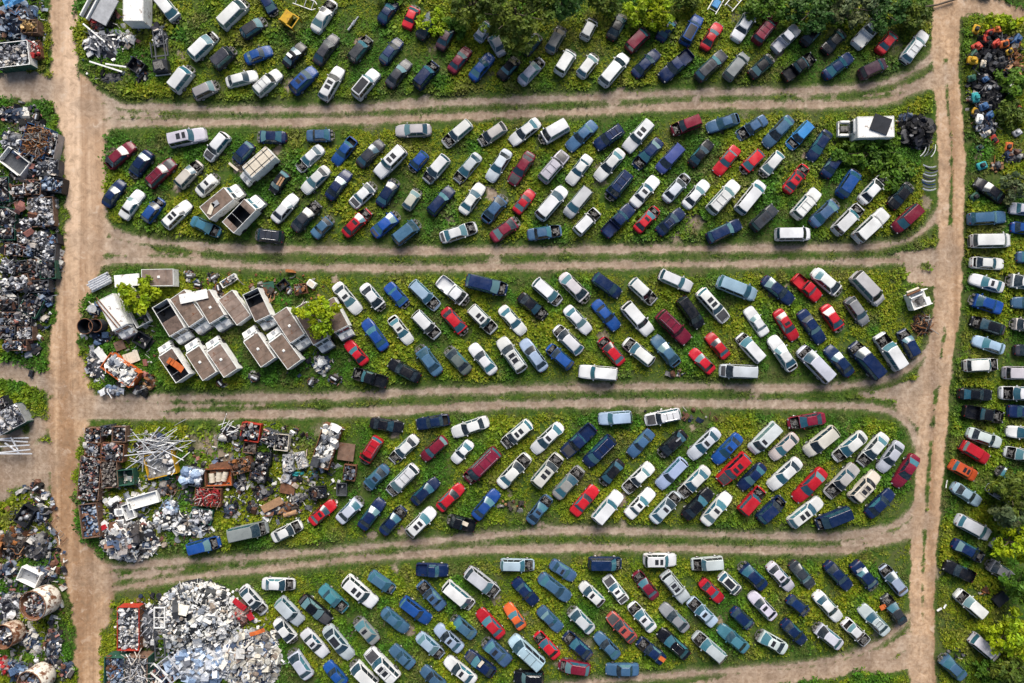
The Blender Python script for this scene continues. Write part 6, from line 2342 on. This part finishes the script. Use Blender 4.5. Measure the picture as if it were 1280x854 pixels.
def tree(x, y, rpx, rpy, h, tone, label, z0=0.4, nm='broadleaf_tree', cat='tree', group='trees around the yard', leaf=0.26, dens=7.0):
    _ti[0] += 1
    g = random.Random(_ti[0])
    top = z0 + h
    c = P(x, y, z0 + h * 0.55)
    rx, ry = rpx / PPM, rpy / PPM
    r = empty(nm, (c.x, c.y, 0), 0)
    tag(r, label, cat, group)
    n = int(rx * ry * dens) + 10
    link('crown', tree_mesh(rx * 1.12, ry * 1.12, h, z0, n, leaf, GREENS[tone], 100 + _ti[0]), r)
    m = MB()
    tr = 0.05 + 0.03 * h
    m.tube([(0, 0, -0.1), (0.05, 0.03, z0 + h * 0.3), (0.0, 0.1, z0 + h * 0.62)], [tr, tr * 0.75, tr * 0.45], 8)
    m.build('trunk', MAT['bark'], r)
    for k in range(5):
        a = k * 1.3 + g.random()
        m = MB()
        m.tube([(0, 0.03, z0 + h * (0.2 + 0.06 * k)), (math.cos(a) * rx * 0.35, math.sin(a) * ry * 0.35, z0 + h * (0.42 + 0.05 * k)), (math.cos(a) * rx * 0.7, math.sin(a) * ry * 0.7, z0 + h * (0.55 + 0.06 * k))], [tr * 0.5, tr * 0.33, tr * 0.14], 6)
        m.build('limb', MAT['bark'], r)
    return r


tree(644, 14, 52, 44, 6.5, 'olive', 'largest tree, at the top edge over the parked cars', 1.6)
tree(590, 2, 30, 26, 5.0, 'olive', 'broad tree left of the largest one at the top edge', 1.0)
tree(703, 2, 25, 24, 4.5, 'dark', 'dark tree right of the largest one at the top edge', 1.0)
tree(756, -2, 24, 16, 3.0, 'olive', 'dull olive tree between dark tree and the yellowish bush', 0.7)
tree(812, 12, 32, 27, 3.0, 'lime', 'yellowish tree at the top edge above the maroon minivan', 0.5)
tree(858, -4, 20, 14, 2.6, 'olive', 'small olive tree left of the blue trailer frame', 0.4)
tree(540, 30, 22, 17, 1.8, 'lime', 'low lime green bush above the blue sedan, top field', 0.1, 'bush', 'bush')
tree(572, 30, 16, 16, 2.0, 'mid', 'mid green bush left of the tall olive trees', 0.1, 'bush', 'bush')
tree(958, 8, 30, 18, 2.8, 'mid', 'green tree at the top edge above the maroon SUV', 0.4)
tree(1014, 14, 36, 25, 3.4, 'dark', 'dark tree above the black sedans at the top edge', 0.5)
tree(1064, 8, 34, 24, 3.4, 'grey', 'greyish tree at the top edge left of the white pickup', 0.5)
tree(1108, 16, 26, 22, 3.0, 'dark', 'dark tree above the red sedan, top right', 0.5)
tree(1142, 18, 20, 22, 2.6, 'olive', 'olive tree at the corner of the right road', 0.4)
tree(487, -6, 18, 9, 1.5, 'mid', 'green bush at the top edge between two dark sedans', 0.3, 'bush', 'bush')
tree(1090, 190, 46, 24, 1.9, 'mid', 'wide green bush below the white box truck', 0.05, 'bush', 'bush', 'bushes among the cars', leaf=0.30)
tree(1120, 222, 20, 18, 1.3, 'mid', 'green bush left of the upright bumper row', 0.05, 'bush', 'bush', 'bushes among the cars')
tree(172, 371, 25, 23, 2.8, 'lime', 'yellow-green tree growing through the white bed frame', 0.7)
tree(397, 396, 25, 25, 3.6, 'lime', 'round yellow-green tree among the box trucks', 1.9)
tree(1266, 612, 24, 26, 4.5, 'olive', 'dark tree on the right edge beside the silver hatchback', 0.8)
tree(1272, 645, 26, 20, 4.4, 'grey', 'grey-green tree on the right edge above the bright one', 0.9)
tree(1268, 680, 24, 20, 4.2, 'lime', 'bright green tree on the right edge beside the small trailer', 1.0)
tree(1274, 735, 18, 24, 3.4, 'mid', 'dark tree on the right edge below the small grey sedan', 0.6)
tree(1262, 795, 30, 28, 3.6, 'lime', 'bright lime tree at the lower right corner', 0.5)
tree(1268, 842, 26, 20, 3.0, 'olive', 'olive tree in the lower right corner', 0.5)
tree(1236, 838, 18, 18, 1.6, 'mid', 'low green bush left of the lower right trees', 0.1, 'bush', 'bush')
tree(1270, 235, 16, 20, 2.6, 'grey', 'grey-green tree on the right edge above the silver sedan', 0.4)
tree(1266, 105, 18, 20, 1.6, 'mid', 'green bush right of the garden machine heap', 0.1, 'bush', 'bush')
tree(1262, 140, 20, 18, 1.5, 'olive', 'olive bush at the right edge, below the green one', 0.1, 'bush', 'bush')
tree(1256, 20 + 8, 24, 9, 1.0, 'lime', 'low yellowish bush above the garden machine heap', 0.05, 'bush', 'bush')
tree(564, 784, 6, 6, 0.8, 'lime', 'tiny lime bush on a pale car in the bottom field', 0.5, 'bush', 'bush', leaf=0.16, dens=30)

# ---- weeds: nobody could count them
def scatter_weeds():
    n = 300000
    g = np.random.default_rng(21)
    px, py = g.uniform(-40, 1320, n), g.uniform(-40, 894, n)
    d, _ = dirt_at(px, py)
    den = fbm(px * 0.05 + 3, py * 0.05, 4)
    keep = (d < 0.42 + 0.4 * (g.random(n) - 0.5)) & (g.random(n) < np.clip(0.34 + (den - 0.36) * 2.6, 0.18, 1.0))
    # the grass strip inside a lane is cut short and thin
    thin = np.zeros(n)
    for nm, warm, hw, pts in ROADS:
        if nm == 'dirt_lane' and hw < 8 or nm == 'dirt_road' and hw < 8:
            thin = np.maximum(thin, np.clip((16 - seg_dist(px, py, pts)) / 8, 0, 1))
    keep &= (g.random(n) > thin * 0.62)
    for bx, by, br, bs in BARE:
        keep &= ~((np.hypot(px - bx, py - by) < br * 0.9) & (g.random(n) < bs))
    x, y = (px - 640) / PPM, (427 - py) / PPM
    for fx, fy, hl, hw, a in FOOT:
        ca, sa = math.cos(a), math.sin(a)
        sel = np.abs(x - fx) + np.abs(y - fy) < 2 * (hl + hw)
        u = (x[sel] - fx) * ca + (y[sel] - fy) * sa
        v = -(x[sel] - fx) * sa + (y[sel] - fy) * ca
        ins = (np.abs(u) < hl - 0.02) & (np.abs(v) < hw + 0.06)
        k = keep[sel]; k[ins] = False; keep[sel] = k
    x, y, px, py, thin = x[keep], y[keep], px[keep], py[keep], thin[keep]
    n = len(x)
    lush = fbm(px * 0.030 + 40, py * 0.030 + 7, 4)
    yel = fbm(px * 0.022 + 80, py * 0.022 + 60, 4)
    dry = fbm(px * 0.045 + 11, py * 0.045 + 90, 3)
    size = (0.22 + 0.70 * np.clip((lush - 0.30) * 2.2, 0, 1) * g.uniform(0.5, 1.2, n)) * (1 - 0.62 * thin)
    base = np.empty((n, 3))
    kk = np.clip((yel - 0.38) * 4.5, 0, 1)[:, None]
    base[:] = np.array([0.062, 0.170, 0.014]) * (1 - kk) + np.array([0.215, 0.30, 0.012]) * kk
    kd = np.clip((dry - 0.55) * 5, 0, 0.75)[:, None] * g.uniform(0.3, 1, (n, 1))
    base = base * (1 - kd) + np.array([0.16, 0.125, 0.05]) * kd
    kt = (thin * 0.55)[:, None]
    base = base * (1 - kt) + np.array([0.075, 0.082, 0.034]) * kt
    base *= g.uniform(0.55, 1.5, (n, 1))
    V, T = [], []
    for j in range(9):
        a = g.uniform(0, 6.283, n)
        el = g.uniform(0.15, 1.2, n)
        ln = size * g.uniform(0.5, 1.0, n) * 0.62
        dx, dy, dz = np.cos(a) * np.cos(el), np.sin(a) * np.cos(el), np.sin(el)
        wd = ln * g.uniform(0.22, 0.42, n)
        rx, ry = -np.sin(a), np.cos(a)
        ox, oy = x + g.normal(0, 0.12, n) * size * 2, y + g.normal(0, 0.12, n) * size * 2
        z0 = g.uniform(0, 0.45, n) * size
        p0 = np.stack([ox, oy, z0], 1)
        D = np.stack([dx, dy, dz], 1) * ln[:, None]
        S = np.stack([rx, ry, np.zeros(n)], 1) * wd[:, None]
        droop = np.stack([dx * 0.3, dy * 0.3, -np.abs(dz) * 0.35], 1) * ln[:, None]
        V.append(np.stack([p0, p0 + D * 0.55 + S, p0 + D + droop, p0 + D * 0.55 - S], 1))
        T.append(np.clip(base * g.uniform(0.75, 1.3, (n, 1)), 0.004, 0.3))
    me = quad_mesh('weeds', np.concatenate(V), np.concatenate(T), MAT['weed'])
    o = link('weeds', me)
    tag(o, 'green weeds and grass between the scrapped cars', 'weeds', kind='stuff')
    return n


n_weeds = scatter_weeds()
print('weeds', n_weeds)
# ------------------------------------------------------------------ light and camera
SUN_EL, SUN_AZ = math.radians(40), math.radians(6)   # azimuth from +Y (top of the picture), towards -X
w = bpy.data.worlds.new('World')
SC.world = w
w.use_nodes = True
nt = w.node_tree
bg = nt.nodes['Background']
sky = nt.nodes.new('ShaderNodeTexSky')
sky.sky_type = 'NISHITA'
sky.sun_disc = False
sky.sun_elevation = SUN_EL
sky.sun_rotation = SUN_AZ
sky.air_density = 1.0
sky.dust_density = 4.0
sky.ozone_density = 1.0
nt.links.new(sky.outputs['Color'], bg.inputs['Color'])
bg.inputs['Strength'].default_value = 0.055
ld = bpy.data.lights.new('sun', 'SUN')
ld.energy = 2.2
ld.angle = math.radians(40)
ld.color = (1.0, 0.96, 0.885)
sun = bpy.data.objects.new('sun', ld)
COL.objects.link(sun)
dirv = Vector((math.sin(SUN_AZ) * math.cos(SUN_EL), math.cos(SUN_AZ) * math.cos(SUN_EL), math.sin(SUN_EL)))
sun.rotation_euler = dirv.to_track_quat('Z', 'Y').to_euler()
sun.location = (0, 0, 60)

cd = bpy.data.cameras.new('camera')
cd.lens = 24.0
cd.sensor_width = 36.0
cd.clip_start = 1.0
cd.clip_end = 4000.0
cam = bpy.data.objects.new('camera', cd)
COL.objects.link(cam)
cam.location = (0, 0, H)
cam.rotation_euler = (0, 0, 0)
SC.camera = cam
SC.view_settings.view_transform = 'Standard'
SC.view_settings.look = 'None'
SC.view_settings.exposure = 1.18
SC.view_settings.gamma = 1.0
SC.view_settings.use_curve_mapping = False
SC.render.engine = 'CYCLES'
SC.cycles.max_bounces = 5
SC.cycles.diffuse_bounces = 2
SC.cycles.glossy_bounces = 3
SC.cycles.transparent_max_bounces = 4
SC.render.film_transparent = False
